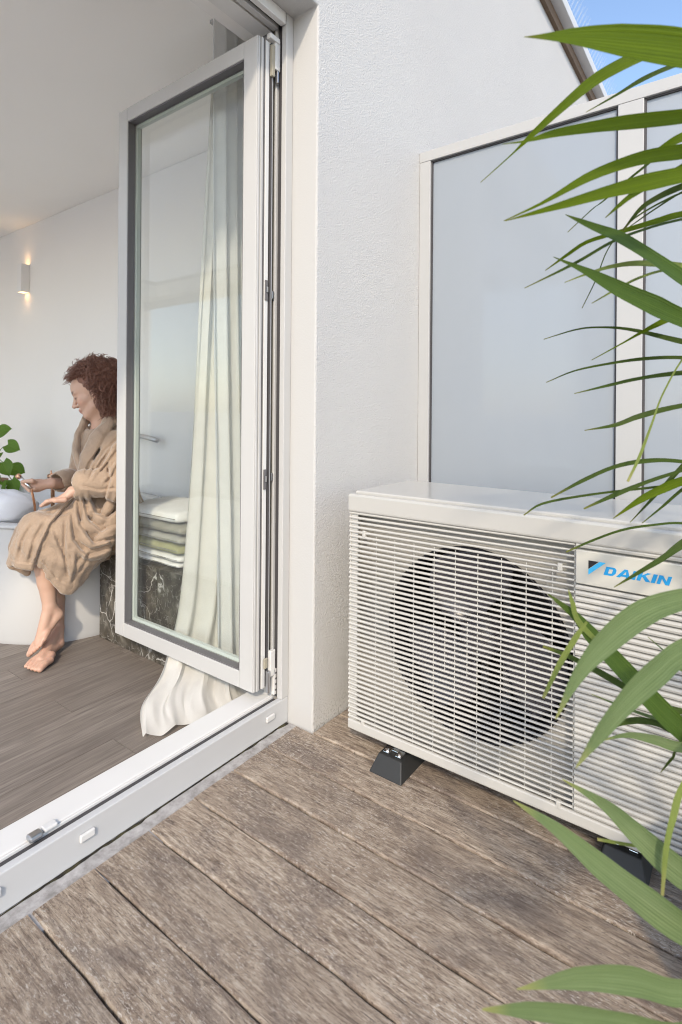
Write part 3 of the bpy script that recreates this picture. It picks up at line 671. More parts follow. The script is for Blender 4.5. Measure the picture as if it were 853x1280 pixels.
for ch in 'DAIKIN':
    wd, ps = GL[ch]
    for p in ps: polys.append([uv2yz((x + u) * kx, y, .2655, .7165, hgt) for x, y in p])
    u += wd
letters(polys, M['blue'], 'lettering')
letters([[(.299, .745), (.276, .745), (.299, .7245)]], M['print_black'], 'logo_corner')
letters([[(.299, .7235), (.2745, .745), (.2605, .745), (.299, .7105)]], M['sky_blue'], 'logo_stripe')
# feet (long rubber blocks under the unit)
for yc_, fx in ((.858, 1.398), (.226, 1.430)):
    ft = MB().frustum((fx, 1.80, yc_ - .057, yc_ + .057), (fx + .030, 1.78, yc_ - .040, yc_ + .040), .0005, .050).build('rubber_foot', M['rubber'], ac, bevel=.003)
    for y in (yc_ - .021, yc_ + .021):
        BX(fx + .040, fx + .072, y - .010, y + .010, .0505, .0545).build('foot_bracket', M['chrome'], ft, bevel=.0012)
        MB().lathe([(.0005, .007), (.0055, .007), (.0065, 0)], (fx + .050, y, .0546), 6).build('foot_bolt', M['chrome'], ft)
    BX(fx + .058, fx + .074, yc_ - .0105, yc_ + .0105, .0505, .0555).build('foot_bracket', M['chrome'], ft, bevel=.0012)
    BX(fx + .085, 1.765, yc_ - .020, yc_ + .020, .0505, .0925).build('mounting_leg', M['cream'], ac, bevel=.002)

# ================================================================== BATHROOM THINGS
def supell(cx_, cy_, a, b, n, z, N=72):
    pts = []
    for k in range(N):
        t = 2 * pi * k / N; c, s2 = cos(t), sin(t)
        pts.append((cx_ + a * math.copysign(abs(c) ** (2 / n), c), cy_ + b * math.copysign(abs(s2) ** (2 / n), s2), z))
    return pts
TC = (1.585, 3.46)
tub = empty('bathtub', (TC[0], TC[1], FZ), 'white freestanding bathtub behind the seated person', 'bathtub')
rows = [supell(*TC, a, b, 2.5, z) for a, b, z in ((.545, .895, FZ), (.552, .902, FZ + .02), (.558, .908, .25), (.562, .912, .50), (.563, .913, .53))]
grid_surf(MB(), rows, closed=True).build('tub_shell', M['tub'], tub, smooth=True)
rows = [supell(*TC, a, b, 2.5, z) for a, b, z in ((.563, .913, .531), (.572, .922, .533), (.575, .925, .542), (.570, .920, .551), (.52, .87, .552), (.505, .855, .545), (.47, .80, .30), (.40, .70, .12), (.05, .05, .10))]
grid_surf(MB(), rows, closed=True).build('tub_rim', M['tub'], tub, smooth=True)

led = empty('marble_ledge', (1.8, 2.0, FZ), 'dark veined marble ledge carrying the folded towels', 'ledge')
LX0 = 1.463; LT = .400
for y0, y1 in ((1.90, 2.083), (2.086, 2.545)):
    o = BX(LX0, LX0 + .02, y0, y1, FZ + .001, LT - .0205).build('marble_slab', M['marble'], led, bevel=.0015)
    o = BX(LX0 - .004, 2.198, y0, y1, LT - .02, LT).build('marble_slab', M['marble'], led, bevel=.002)
BX(LX0 + .0205, 2.19, 2.523, 2.543, FZ + .001, LT - .0205).build('marble_slab', M['marble'], led)

# towels, each one a folded rounded slab (open folds toward the right)
def towel(name, px0, px1, py0, py1, mat, label, wob, depth=.34):
    X = 1.50; a_ = onX(px0, py1, X); b_ = onX(px1, py1, X); zt = onX((px0 + px1) / 2, py0, X).z
    y0, y1 = b_.y, a_.y + .16; z0 = towel.z; th = max(.022, zt - onX((px0 + px1) / 2, py1, X).z); towel.z = z0 + th + .0006
    r = random.Random(wob); rows = []; nU = 20
    for i in range(22):
        y = y0 + (y1 - y0) * i / 21; e = min(i, 21 - i); fx = 1 - .5 * math.exp(-e * 1.3); ring = []
        droop = -.012 * math.exp(-i * .8)
        for k in range(nU):
            t = 2 * pi * k / nU; c, s2 = cos(t), sin(t)
            xx = depth / 2 * math.copysign(abs(c) ** .35, c); zz = th / 2 * math.copysign(abs(s2) ** .62, s2) * (.25 + .75 * fx)
            wv = .0022 * sin(y * 60 + wob) * (1 if s2 > 0 else .1)
            ring.append((X + depth / 2 + xx * (.985 + .012 * sin(y * 37 + wob)), y, z0 + th / 2 + zz + wv + (droop * .1 if s2 < 0 else 0)))
        rows.append(ring)
    mb = grid_surf(MB(), rows, closed=True); mb.f += [tuple(range(nU)), tuple(range(21 * nU, 22 * nU))]; mb.mi += [0, 0]
    t = empty(name, (X + .15, (y0 + y1) / 2, z0), label, 'towel', 'folded towels on the marble ledge')
    o = mb.build('folded_cloth', M[mat], t, smooth=True)
    # dark strip set into the front for the shade between folded layers
    BX(X - .0006, X + .03, y0 + .012, y1 - .02, z0 + th * .46, z0 + th * .50).build('fold_shade', M['towel_g'], t)
    return t
towel.z = LT + .0006
towel('towel', 171, 222, 698.5, 705, 'towel_w', 'thin white towel at the very bottom of the folded stack', 1)
towel('towel', 171, 223, 690, 698.5, 'towel_w', 'white towel second from the bottom, just under the olive one', 2)
towel('towel', 171, 223, 677, 690, 'towel_o', 'olive green towel in the folded stack on the marble ledge', 3)
towel('towel', 171, 224, 666, 677, 'towel_l', 'light grey towel lying directly on the olive green towel', 4)
towel('towel', 171, 225, 653, 666, 'towel_g', 'dark grey-green towel directly under the top white towel', 5)
towel('towel', 171, 220, 638, 653, 'towel_w', 'thick white towel on top of the folded stack', 6)

# bath pillow on the tub rim
bp = empty('bath_pillow', P(8, 652, 2.72), 'rounded white bath pillow resting on the tub rim under the plant', 'pillow')
c = P(-5, 635, 2.80); rows = []
for i in range(19):
    th_ = -pi / 2 + pi * i / 18; row = []
    for k in range(36):
        ph = 2 * pi * k / 36
        x = .195 * math.copysign(abs(cos(th_)) ** .8, 1) * cos(ph); y = .15 * abs(cos(th_)) ** .8 * sin(ph); z = .092 * sin(th_)
        z += (.006 * sin(9 * ph + 3 * th_) + .007 * sin(4 * ph - 5 * th_ + 1)) * cos(th_); x *= 1 + .05 * sin(3 * ph + 4 * th_); y *= 1 + .05 * sin(5 * th_ + 2 * ph)
        if z < -.07: z = -.07
        row.append(c + RT * x + FW * y + UP * z)
    rows.append(row)
grid_surf(MB(), rows, closed=True).build('cushion', M['pillow'], bp, smooth=True)

# copper mixer + hand shower
mx_ = empty('bath_mixer', P(66, 660, 2.95), 'copper bath mixer rising behind the far forearm', 'tap')
MB().tube([P(66, 660, 2.95), P(66, 600, 2.95), P(66, 595, 2.95)], .010, 10).build('riser', M['copper'], mx_, smooth=True)
MB().tube([P(61, 596, 2.95), P(73, 594, 2.95)], .016, 12).build('mixer_body', M['copper'], mx_, smooth=True)
MB().tube([P(64, 595, 2.95), P(64, 588, 2.95)], .004, 8).build('lever', M['copper'], mx_, smooth=True)
MB().tube([P(72, 595, 2.95), P(72, 590, 2.95)], .006, 8).build('lever', M['copper'], mx_, smooth=True)
hs = empty('hand_shower', P(38, 610, 2.46), 'slim copper hand shower and hose held in the raised hand', 'hand shower')
st0, st1 = P(21.5, 594, 2.47), P(39, 611, 2.46)
d_ = (st1 - st0)
MB().tube([st0, st0 + d_ * .18], .0115, 12).build('spray_head', M['copper'], hs, smooth=True)
MB().tube([st0 + d_ * .18, st0 + d_ * .97], [.0105, .009], 12).build('stick_handle', M['chrome'], hs, smooth=True)
MB().tube(spline([st1, P(41.5, 622, 2.47), P(43.5, 634, 2.50), P(43, 648, 2.62), P(42, 665, 2.80)], 24), .0055, 8).build('hose', M['copper'], hs, smooth=True)
# wall spout seen through the glass
sp = empty('wall_spout', (2.2, 3.3, .92), 'brushed metal wall spout seen through the door glass', 'tap')
MB().lathe([(.001, -.012), (.028, -.012), (.03, -.006), (.03, -.001)], (2.199, 3.36, .925), 24, 'x').build('rosette', M['steel'], sp, smooth=True)
MB().tube(spline([(2.186, 3.36, .925), (2.155, 3.35, .925), (2.145, 3.30, .924), (2.14, 3.18, .920), (2.14, 3.05, .900)], 14), [.016] * 13 + [.014], 12).build('spout', M['steel'], sp, smooth=True)

# wall lamp (lit, up and down)
wl_ = empty('wall_lamp', (2.2, 5.02, 2.10), 'small white box wall lamp glowing warm above and below', 'lamp')
lx0, lx1, ly0, ly1, lz0, lz1 = 2.132, 2.199, 4.98, 5.06, 2.105, 2.345
MB().box(lx0, lx0 + .004, ly0, ly1, lz0, lz1).box(lx1 - .004, lx1, ly0, ly1, lz0, lz1).box(lx0 + .0041, lx1 - .0041, ly0, ly0 + .004, lz0, lz1).box(lx0 + .0041, lx1 - .0041, ly1 - .004, ly1, lz0, lz1).build('housing', M['lamp_w'], wl_)
for z, sgn in ((lz0 + .03, -1), (lz1 - .03, 1)):
    BX(lx0 + .006, lx1 - .006, ly0 + .006, ly1 - .006, z - .004, z + .004).build('bulb', M['bulb'], wl_)
    ld = bpy.data.lights.new('lamp_light', 'SPOT'); ld.energy = 0.12; ld.color = (1, .62, .3); ld.spot_size = radians(80); ld.spot_blend = .6; ld.shadow_soft_size = .02
    lo = bpy.data.objects.new('lamp_light', ld); COL.objects.link(lo); lo.parent = wl_
    lo.location = Vector((2.166, 5.02, z + sgn * .012)) - wl_.location; lo.rotation_euler = (0 if sgn < 0 else pi, 0, 0)

# curtains -----------------------------------------------------------------
def curtain(name, label, mat, cols, mesh_name, group=None):
    """cols: list of (top, ..., bottom) control points for each column of the cloth"""
    rows = [spline(c, 60) for c in cols]
    base = rows[0][-1]
    t = empty(name, (base.x, base.y, FZ), label, 'curtain')
    o = grid_surf(MB(), rows).build(mesh_name, M[mat], t, smooth=True)
    s = o.modifiers.new('s', 'SUBSURF'); s.levels = 1; s.render_levels = 1
    return t
rc = random.Random(2); cols = []
NC = 90
for i in range(NC):
    u = i / (NC - 1); ph = u ** .8 * 2 * pi * 5; amp = .024
    fold = amp * sin(ph); fold2 = .010 * sin(2.3 * ph + 1)
    # u = 0 is the free edge (towards the room / left in the picture), u = 1 is by the wall
    e = min(1, u * 3); fl = fold * (.25 + .75 * e); cr = lambda f, p: .007 * sin(ph * f + p) + .004 * sin(ph * 2.7 * f + 2 * p)
    top = Vector((1.50 + .34 * u + .3 * fold, 1.76 + fold + fold2, 2.675))
    m1 = Vector((1.465 + .35 * u, 1.79 - .06 * u + fl * 1.1 + fold2, 1.75))
    m2 = Vector((1.45 + .36 * u, 1.83 - .16 * u + fl * 1.1, .95))
    m3 = Vector((1.432 + .36 * u, 1.875 - .30 * u + fl * .9, .34))
    k = (1 - u) ** 1.5
    m4 = Vector((1.420 + .34 * u - .075 * k + .5 * fold, 1.80 - .22 * u + fold * .9 + .04 * k, .13))
    m5 = Vector((1.395 + .32 * u - .13 * k + .5 * fold + cr(1.3, 1), 1.74 - .14 * min(1, u * 2) + .9 * fold + .05 * k, .072 + cr(1.0, 2)))
    m6 = Vector((1.37 + .33 * u - .22 * k + .4 * fold + cr(1.7, .3), 1.68 - .12 * min(1, u * 2.4) + .7 * fold + .05 * k, .035 + cr(1.4, 4)))
    bo = Vector((1.37 + .33 * u - .285 * k + .3 * fold + cr(.9, 3), 1.615 - .095 * min(1, u * 2.6) + .5 * fold, FZ + .010 + .008 * (1 + sin(ph * 1.3))))
    cols.append([top, m1, m2, m3, m4, m5, m6, bo])
curtain('linen_curtain', 'beige linen curtain trailing on the floor under the open door leaf', 'linen', cols, 'cloth')
cols = []
for i in range(40):
    u = i / 39; ph = u * 2 * pi * 5; fold = .022 * sin(ph)
    top = Vector((1.44 + .30 * u, 1.705 + fold, 2.685)); m1 = Vector((1.45 + .30 * u, 1.70 + fold * 1.1, 1.6)); m2 = Vector((1.455 + .3 * u, 1.675 + fold * 1.2, .7)); bo = Vector((1.44 + .32 * u, 1.64 + fold * 1.2, FZ + .01))
    cols.append([top, m1, m2, bo])
curtain('sheer_curtain', 'white sheer curtain hanging between the door leaf and the linen curtain', 'sheer', cols, 'cloth')
tag(BX(1.47, 2.19, 1.725, 1.765, 2.680, 2.6915).build('curtain_rail', M['frame']), 'white curtain rail fixed to the ceiling behind the door head', 'curtain rail')

# ---- indoor plant on a stool
pl0 = P(-12, 612, 4.15)
stl = empty('plant_stool', (pl0.x, pl0.y, FZ), 'wooden stool carrying the indoor plant behind the bathtub', 'stool')
MB().lathe([(.001, .41), (.15, .41), (.155, .425), (.15, .44), (.001, .44)], (pl0.x, pl0.y, FZ), 28).build('seat', M['wood'], stl, smooth=False)
for k in range(3):
    a = 2 * pi * k / 3 + .4
    MB().tube([(pl0.x + .10 * cos(a), pl0.y + .10 * sin(a), FZ + .409), (pl0.x + .14 * cos(a), pl0.y + .14 * sin(a), FZ)], [.018, .012], 10).build('leg', M['wood'], stl, smooth=True)
ip = empty('indoor_plant', (pl0.x, pl0.y, FZ + .441), 'green round-leaved indoor plant in a brown pot behind the bathtub', 'plant')
zb = FZ + .442
MB().lathe([(.001, 0), (.085, 0), (.11, .06), (.118, .14), (.108, .14), (.10, .12), (.001, .12)], (pl0.x, pl0.y, zb), 28).build('pot', M['terracotta'], ip, smooth=True)
def heart_leaf(base, tipdir, nrm, L, parent, mat):
    t = tipdir.normalized(); s = t.cross(nrm).normalized(); n = s.cross(t).normalized(); n_l = 9; rows = []
    for i in range(n_l):
        v = i / (n_l - 1); wd = L * .48 * (sin(pi * min(1, (v * .86 + .14))) ** .75) * (1.15 - .35 * v); row = []
        for k in range(7):
            q = (k - 3) / 3; back = -.16 * L * abs(q) * (1 - v) ** 3
            row.append(base + t * (L * v + back) + s * (wd * q) + n * (-.18 * L * v * v + .10 * L * abs(q)))
        rows.append(row)
    mb = grid_surf(MB(), rows); o = mb.build('leaf', mat, parent, smooth=True, recalc=False)
    uvl = o.data.uv_layers.new(); 
    for lp in o.data.loops: uvl.data[lp.index].uv = ((lp.vertex_index % 7) / 6, 1 - (lp.vertex_index // 7) / 8 * .8)
    return o
rp = random.Random(12)
LV = [(-2, 541, 4.1, 10, -4), (10, 556, 4.05, 9, 4), (4, 578, 4.0, 4, 9), (0, 566, 4.2, -6, 5), (3, 603, 3.95, -3, 8), (15, 600, 3.98, 3, 7), (-14, 560, 4.1, -8, 2), (-18, 585, 4.0, -9, 4), (-10, 530, 4.2, -3, -6), (-24, 545, 4.2, -9, -3), (-8, 596, 3.95, -6, 8), (-26, 575, 4.1, -8, 5), (-14, 545, 4.3, 4, -8), (16, 585, 4.25, 8, 3)]
for px, py, d, dx, dy in LV:
    b_ = P(px, py, d); tp = P(px + dx, py + dy, d - .02) - b_
    heart_leaf(b_, tp, (-FW + UP * .5 + RT * rp.uniform(-.4, .4)), rp.uniform(.10, .125), ip, M['leaf_in'])
    MB().tube(spline([(pl0.x + rp.uniform(-.03, .03), pl0.y + rp.uniform(-.03, .03), zb + .11), (b_ + Vector((pl0.x, pl0.y, zb + .3))) * .5, b_], 8), .003, 5).build('stem', M['stem'], ip, smooth=True)

# ================================================================== PALM
palm = empty('palm_plant', (1.16, -.12, 0), 'large potted palm with long narrow leaves reaching in from the right', 'plant')
pc = (1.16, -.12)
MB().lathe([(.001, .004), (.12, .004), (.135, .02), (.165, .30), (.168, .34), (.158, .345), (.150, .31), (.001, .31)], (pc[0], pc[1], 0), 32).build('pot', M['pot'], palm, smooth=True)
MB().lathe([(.001, .322), (.08, .318), (.149, .3115)], (pc[0], pc[1], 0), 24).build('soil', M['soil'], palm, smooth=True)
leaf_i = 0
def blade(pts, wpx, d0, d1, mat, fold=.22, twist=0.0, ext=None, n=26, name='leaf'):
    """long narrow leaf: pts are tip..base directions seen in the photo, d0 tip distance, d1 base distance, wpx width seen"""
    global leaf_i; leaf_i += 1
    m = len(pts); P3 = []; W = []
    for i, (px, py) in enumerate(pts):
        d = d0 + (d1 - d0) * i / (m - 1); P3.append(P(px, py, d)); W.append(wpx[min(i, len(wpx) - 1)] * d / FPX)
    if ext is not None: P3.append(Vector(ext)); W.append(.006)
    c = spline(P3, n); w = lerpv(W, n); rows = []
    rl_ = random.Random(leaf_i * 7)
    phs = rl_.uniform(0, 6)
    for i in range(n):
        t = (c[min(i + 1, n - 1)] - c[max(i - 1, 0)]).normalized()
        s = t.cross(-FW + UP * .25 + RT * twist).normalized(); nn = s.cross(t).normalized()
        h = w[i] * .5; row = []
        roll_ = .22 * sin(i * .17 + phs); s2 = s * cos(roll_) + nn * sin(roll_); n2 = nn * cos(roll_) - s * sin(roll_)
        wob = 1 + .03 * sin(i * .9 + phs)
        for k in range(7):
            q = (k - 3) / 3
            row.append(c[i] + s2 * (h * q * wob) + n2 * (h * fold * (abs(q) - .5) + h * .06 * cos(q * pi * 2)))
        rows.append(row)
    mb = grid_surf(MB(), rows); o = mb.build(name, mat, palm, smooth=True, recalc=False)
    uvl = o.data.uv_layers.new()
    for lp in o.data.loops: uvl.data[lp.index].uv = ((lp.vertex_index % 7) / 6, (lp.vertex_index // 7) / (n - 1))
    return o
# leaf stalks (rachis) rising from the pot, just outside the picture on the right
def rachis(pts, r0, r1):
    c = spline(pts, 30); MB().tube(c, lerpv([r0, r1], 30), 8).build('stalk', M['stem'], palm, smooth=True); return c
pb = Vector((pc[0], pc[1], .32))
def RP(px, py, d): return P(px, py, d)
rA = rachis([pb, RP(1010, 800, .90), RP(985, 500, .86), RP(965, 240, .80), RP(935, 60, .74), RP(900, -60, .70)], .011, .003)
rB = rachis([pb + Vector((.02, .03, 0)), RP(985, 850, .98), RP(960, 640, 1.0), RP(945, 470, .98), RP(930, 380, .95), RP(905, 250, .92)], .010, .003)
rC = rachis([pb + Vector((-.03, 0, 0)), RP(1000, 1000, .82), RP(965, 860, .78), RP(940, 760, .74), RP(915, 690, .72)], .009, .003)
rD = rachis([pb + Vector((-.05, .03, 0)), RP(1020, 1100, .70), RP(975, 1150, .62), RP(930, 1210, .56)], .009, .003)
def near(c, p): return min(c, key=lambda q: (q - p).length)
def L(pts, w, d0, d1, mat, rc=None, **kw):
    e = P(*pts[-1], d1)
    kw['ext'] = near(rc, e) if rc is not None else None
    return blade(pts, w, d0, d1, M[mat], **kw)
U, G, D, Yg = 'leaf_up', 'leaf_lo', 'leaf_dk', 'leaf_yl'
# upper crown
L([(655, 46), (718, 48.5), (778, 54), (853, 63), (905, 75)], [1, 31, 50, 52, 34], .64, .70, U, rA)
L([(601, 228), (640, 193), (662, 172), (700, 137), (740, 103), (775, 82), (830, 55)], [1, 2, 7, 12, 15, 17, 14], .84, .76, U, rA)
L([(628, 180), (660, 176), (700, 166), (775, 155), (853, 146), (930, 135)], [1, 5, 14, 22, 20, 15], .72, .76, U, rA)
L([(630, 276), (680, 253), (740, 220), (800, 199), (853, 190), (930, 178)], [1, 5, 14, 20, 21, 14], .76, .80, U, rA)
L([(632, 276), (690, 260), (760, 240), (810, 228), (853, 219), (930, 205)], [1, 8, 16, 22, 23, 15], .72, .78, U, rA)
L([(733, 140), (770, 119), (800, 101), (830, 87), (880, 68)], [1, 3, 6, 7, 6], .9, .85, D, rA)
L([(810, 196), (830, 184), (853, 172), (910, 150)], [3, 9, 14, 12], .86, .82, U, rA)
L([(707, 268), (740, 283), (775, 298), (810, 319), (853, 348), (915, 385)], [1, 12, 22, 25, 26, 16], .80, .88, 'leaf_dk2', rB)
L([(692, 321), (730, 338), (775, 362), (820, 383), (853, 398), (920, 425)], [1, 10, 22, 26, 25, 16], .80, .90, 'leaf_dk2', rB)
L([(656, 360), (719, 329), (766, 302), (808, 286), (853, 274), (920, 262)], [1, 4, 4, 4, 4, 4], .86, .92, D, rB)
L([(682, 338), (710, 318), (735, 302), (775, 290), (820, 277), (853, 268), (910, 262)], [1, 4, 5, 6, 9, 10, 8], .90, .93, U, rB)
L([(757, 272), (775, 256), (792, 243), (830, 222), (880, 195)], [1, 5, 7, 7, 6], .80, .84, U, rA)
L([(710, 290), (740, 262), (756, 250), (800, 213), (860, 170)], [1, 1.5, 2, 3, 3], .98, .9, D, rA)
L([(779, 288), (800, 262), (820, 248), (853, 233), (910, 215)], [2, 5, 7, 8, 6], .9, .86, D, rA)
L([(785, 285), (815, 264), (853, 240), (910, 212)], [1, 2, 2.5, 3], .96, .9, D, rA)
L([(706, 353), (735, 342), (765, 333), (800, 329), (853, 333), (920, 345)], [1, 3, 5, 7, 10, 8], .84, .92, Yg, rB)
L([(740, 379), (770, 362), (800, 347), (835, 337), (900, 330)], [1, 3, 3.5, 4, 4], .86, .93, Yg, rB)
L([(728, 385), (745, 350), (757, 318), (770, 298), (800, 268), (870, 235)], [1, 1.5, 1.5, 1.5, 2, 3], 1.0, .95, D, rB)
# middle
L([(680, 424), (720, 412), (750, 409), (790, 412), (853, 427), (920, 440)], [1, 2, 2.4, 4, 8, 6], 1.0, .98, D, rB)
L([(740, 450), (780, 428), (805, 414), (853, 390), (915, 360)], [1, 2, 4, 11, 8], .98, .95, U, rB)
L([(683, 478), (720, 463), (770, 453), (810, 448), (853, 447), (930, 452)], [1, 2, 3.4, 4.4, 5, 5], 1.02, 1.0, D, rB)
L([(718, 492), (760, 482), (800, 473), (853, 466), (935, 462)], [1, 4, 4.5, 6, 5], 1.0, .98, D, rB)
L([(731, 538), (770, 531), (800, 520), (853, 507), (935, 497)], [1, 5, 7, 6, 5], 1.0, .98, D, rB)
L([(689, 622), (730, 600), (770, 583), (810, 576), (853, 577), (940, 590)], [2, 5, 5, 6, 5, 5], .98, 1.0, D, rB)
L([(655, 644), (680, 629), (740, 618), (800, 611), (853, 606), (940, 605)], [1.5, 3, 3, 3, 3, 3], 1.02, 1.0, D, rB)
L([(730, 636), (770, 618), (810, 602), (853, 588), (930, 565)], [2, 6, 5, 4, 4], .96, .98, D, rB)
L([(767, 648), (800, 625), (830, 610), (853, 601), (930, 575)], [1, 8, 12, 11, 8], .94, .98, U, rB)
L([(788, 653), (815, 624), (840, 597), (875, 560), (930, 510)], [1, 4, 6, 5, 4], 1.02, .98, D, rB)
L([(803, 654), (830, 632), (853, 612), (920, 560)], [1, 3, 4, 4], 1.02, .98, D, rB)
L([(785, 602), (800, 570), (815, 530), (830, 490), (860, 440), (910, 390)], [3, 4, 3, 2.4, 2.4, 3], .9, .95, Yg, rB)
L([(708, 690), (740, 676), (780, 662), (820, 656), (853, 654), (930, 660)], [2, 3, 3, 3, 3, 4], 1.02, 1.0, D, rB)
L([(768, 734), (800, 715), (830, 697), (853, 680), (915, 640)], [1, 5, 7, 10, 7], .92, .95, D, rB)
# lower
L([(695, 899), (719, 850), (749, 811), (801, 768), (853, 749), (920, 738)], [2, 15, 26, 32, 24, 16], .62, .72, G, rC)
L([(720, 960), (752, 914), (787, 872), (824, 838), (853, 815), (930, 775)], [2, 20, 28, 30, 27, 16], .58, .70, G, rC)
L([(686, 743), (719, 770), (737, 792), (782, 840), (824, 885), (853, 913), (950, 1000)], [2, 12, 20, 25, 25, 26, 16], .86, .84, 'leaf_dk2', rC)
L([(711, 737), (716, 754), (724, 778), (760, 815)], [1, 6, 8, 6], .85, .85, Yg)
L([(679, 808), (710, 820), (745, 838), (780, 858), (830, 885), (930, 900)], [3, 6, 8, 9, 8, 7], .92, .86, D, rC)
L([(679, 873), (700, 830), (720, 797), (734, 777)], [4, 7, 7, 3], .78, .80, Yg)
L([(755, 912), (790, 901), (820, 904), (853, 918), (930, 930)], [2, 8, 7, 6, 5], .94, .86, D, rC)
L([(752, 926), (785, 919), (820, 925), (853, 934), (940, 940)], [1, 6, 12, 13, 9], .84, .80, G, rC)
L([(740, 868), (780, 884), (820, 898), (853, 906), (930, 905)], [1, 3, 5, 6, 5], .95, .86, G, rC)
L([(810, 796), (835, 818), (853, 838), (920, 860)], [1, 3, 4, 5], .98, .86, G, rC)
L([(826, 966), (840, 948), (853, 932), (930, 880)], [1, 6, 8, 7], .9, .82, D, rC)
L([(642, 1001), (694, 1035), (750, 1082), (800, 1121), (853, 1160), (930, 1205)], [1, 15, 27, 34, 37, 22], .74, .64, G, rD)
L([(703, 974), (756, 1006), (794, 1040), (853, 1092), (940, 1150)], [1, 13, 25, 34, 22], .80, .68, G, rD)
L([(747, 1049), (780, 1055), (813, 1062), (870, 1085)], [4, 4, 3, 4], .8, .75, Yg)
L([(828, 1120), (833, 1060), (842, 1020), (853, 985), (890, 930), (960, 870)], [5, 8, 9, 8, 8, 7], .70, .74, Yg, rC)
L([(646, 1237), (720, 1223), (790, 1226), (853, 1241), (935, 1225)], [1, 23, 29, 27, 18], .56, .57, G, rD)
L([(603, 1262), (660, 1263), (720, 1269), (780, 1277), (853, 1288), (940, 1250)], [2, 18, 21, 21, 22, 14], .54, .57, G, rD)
# leaves on the far side of the stalks, outside the picture
rq = random.Random(4)
for c, m in ((rA, U), (rB, D), (rC, G), (rD, G)):
    for k in range(5):
        p = c[10 + k * 4]; q = p + RT * rq.uniform(.22, .34) + FW * rq.uniform(-.15, .05) + UP * rq.uniform(-.12, .12)
        L3 = [q, (p + q) * .5 + UP * .05, p]
        mb = MB(); cc = spline(L3, 14); rows = []
        for i, x in enumerate(cc):
            h = .014 * sin(pi * min(1, (i + .6) / 14)) ** .6; rows.append([x + UP * h * s + FW * (abs(s) * .004) for s in (-1, -.5, 0, .5, 1)])
        o = grid_surf(mb, rows).build('leaf', M[m], palm, smooth=True, recalc=False); uvl = o.data.uv_layers.new()
        for lp in o.data.loops: uvl.data[lp.index].uv = ((lp.vertex_index % 5) / 4, (lp.vertex_index // 5) / 13)

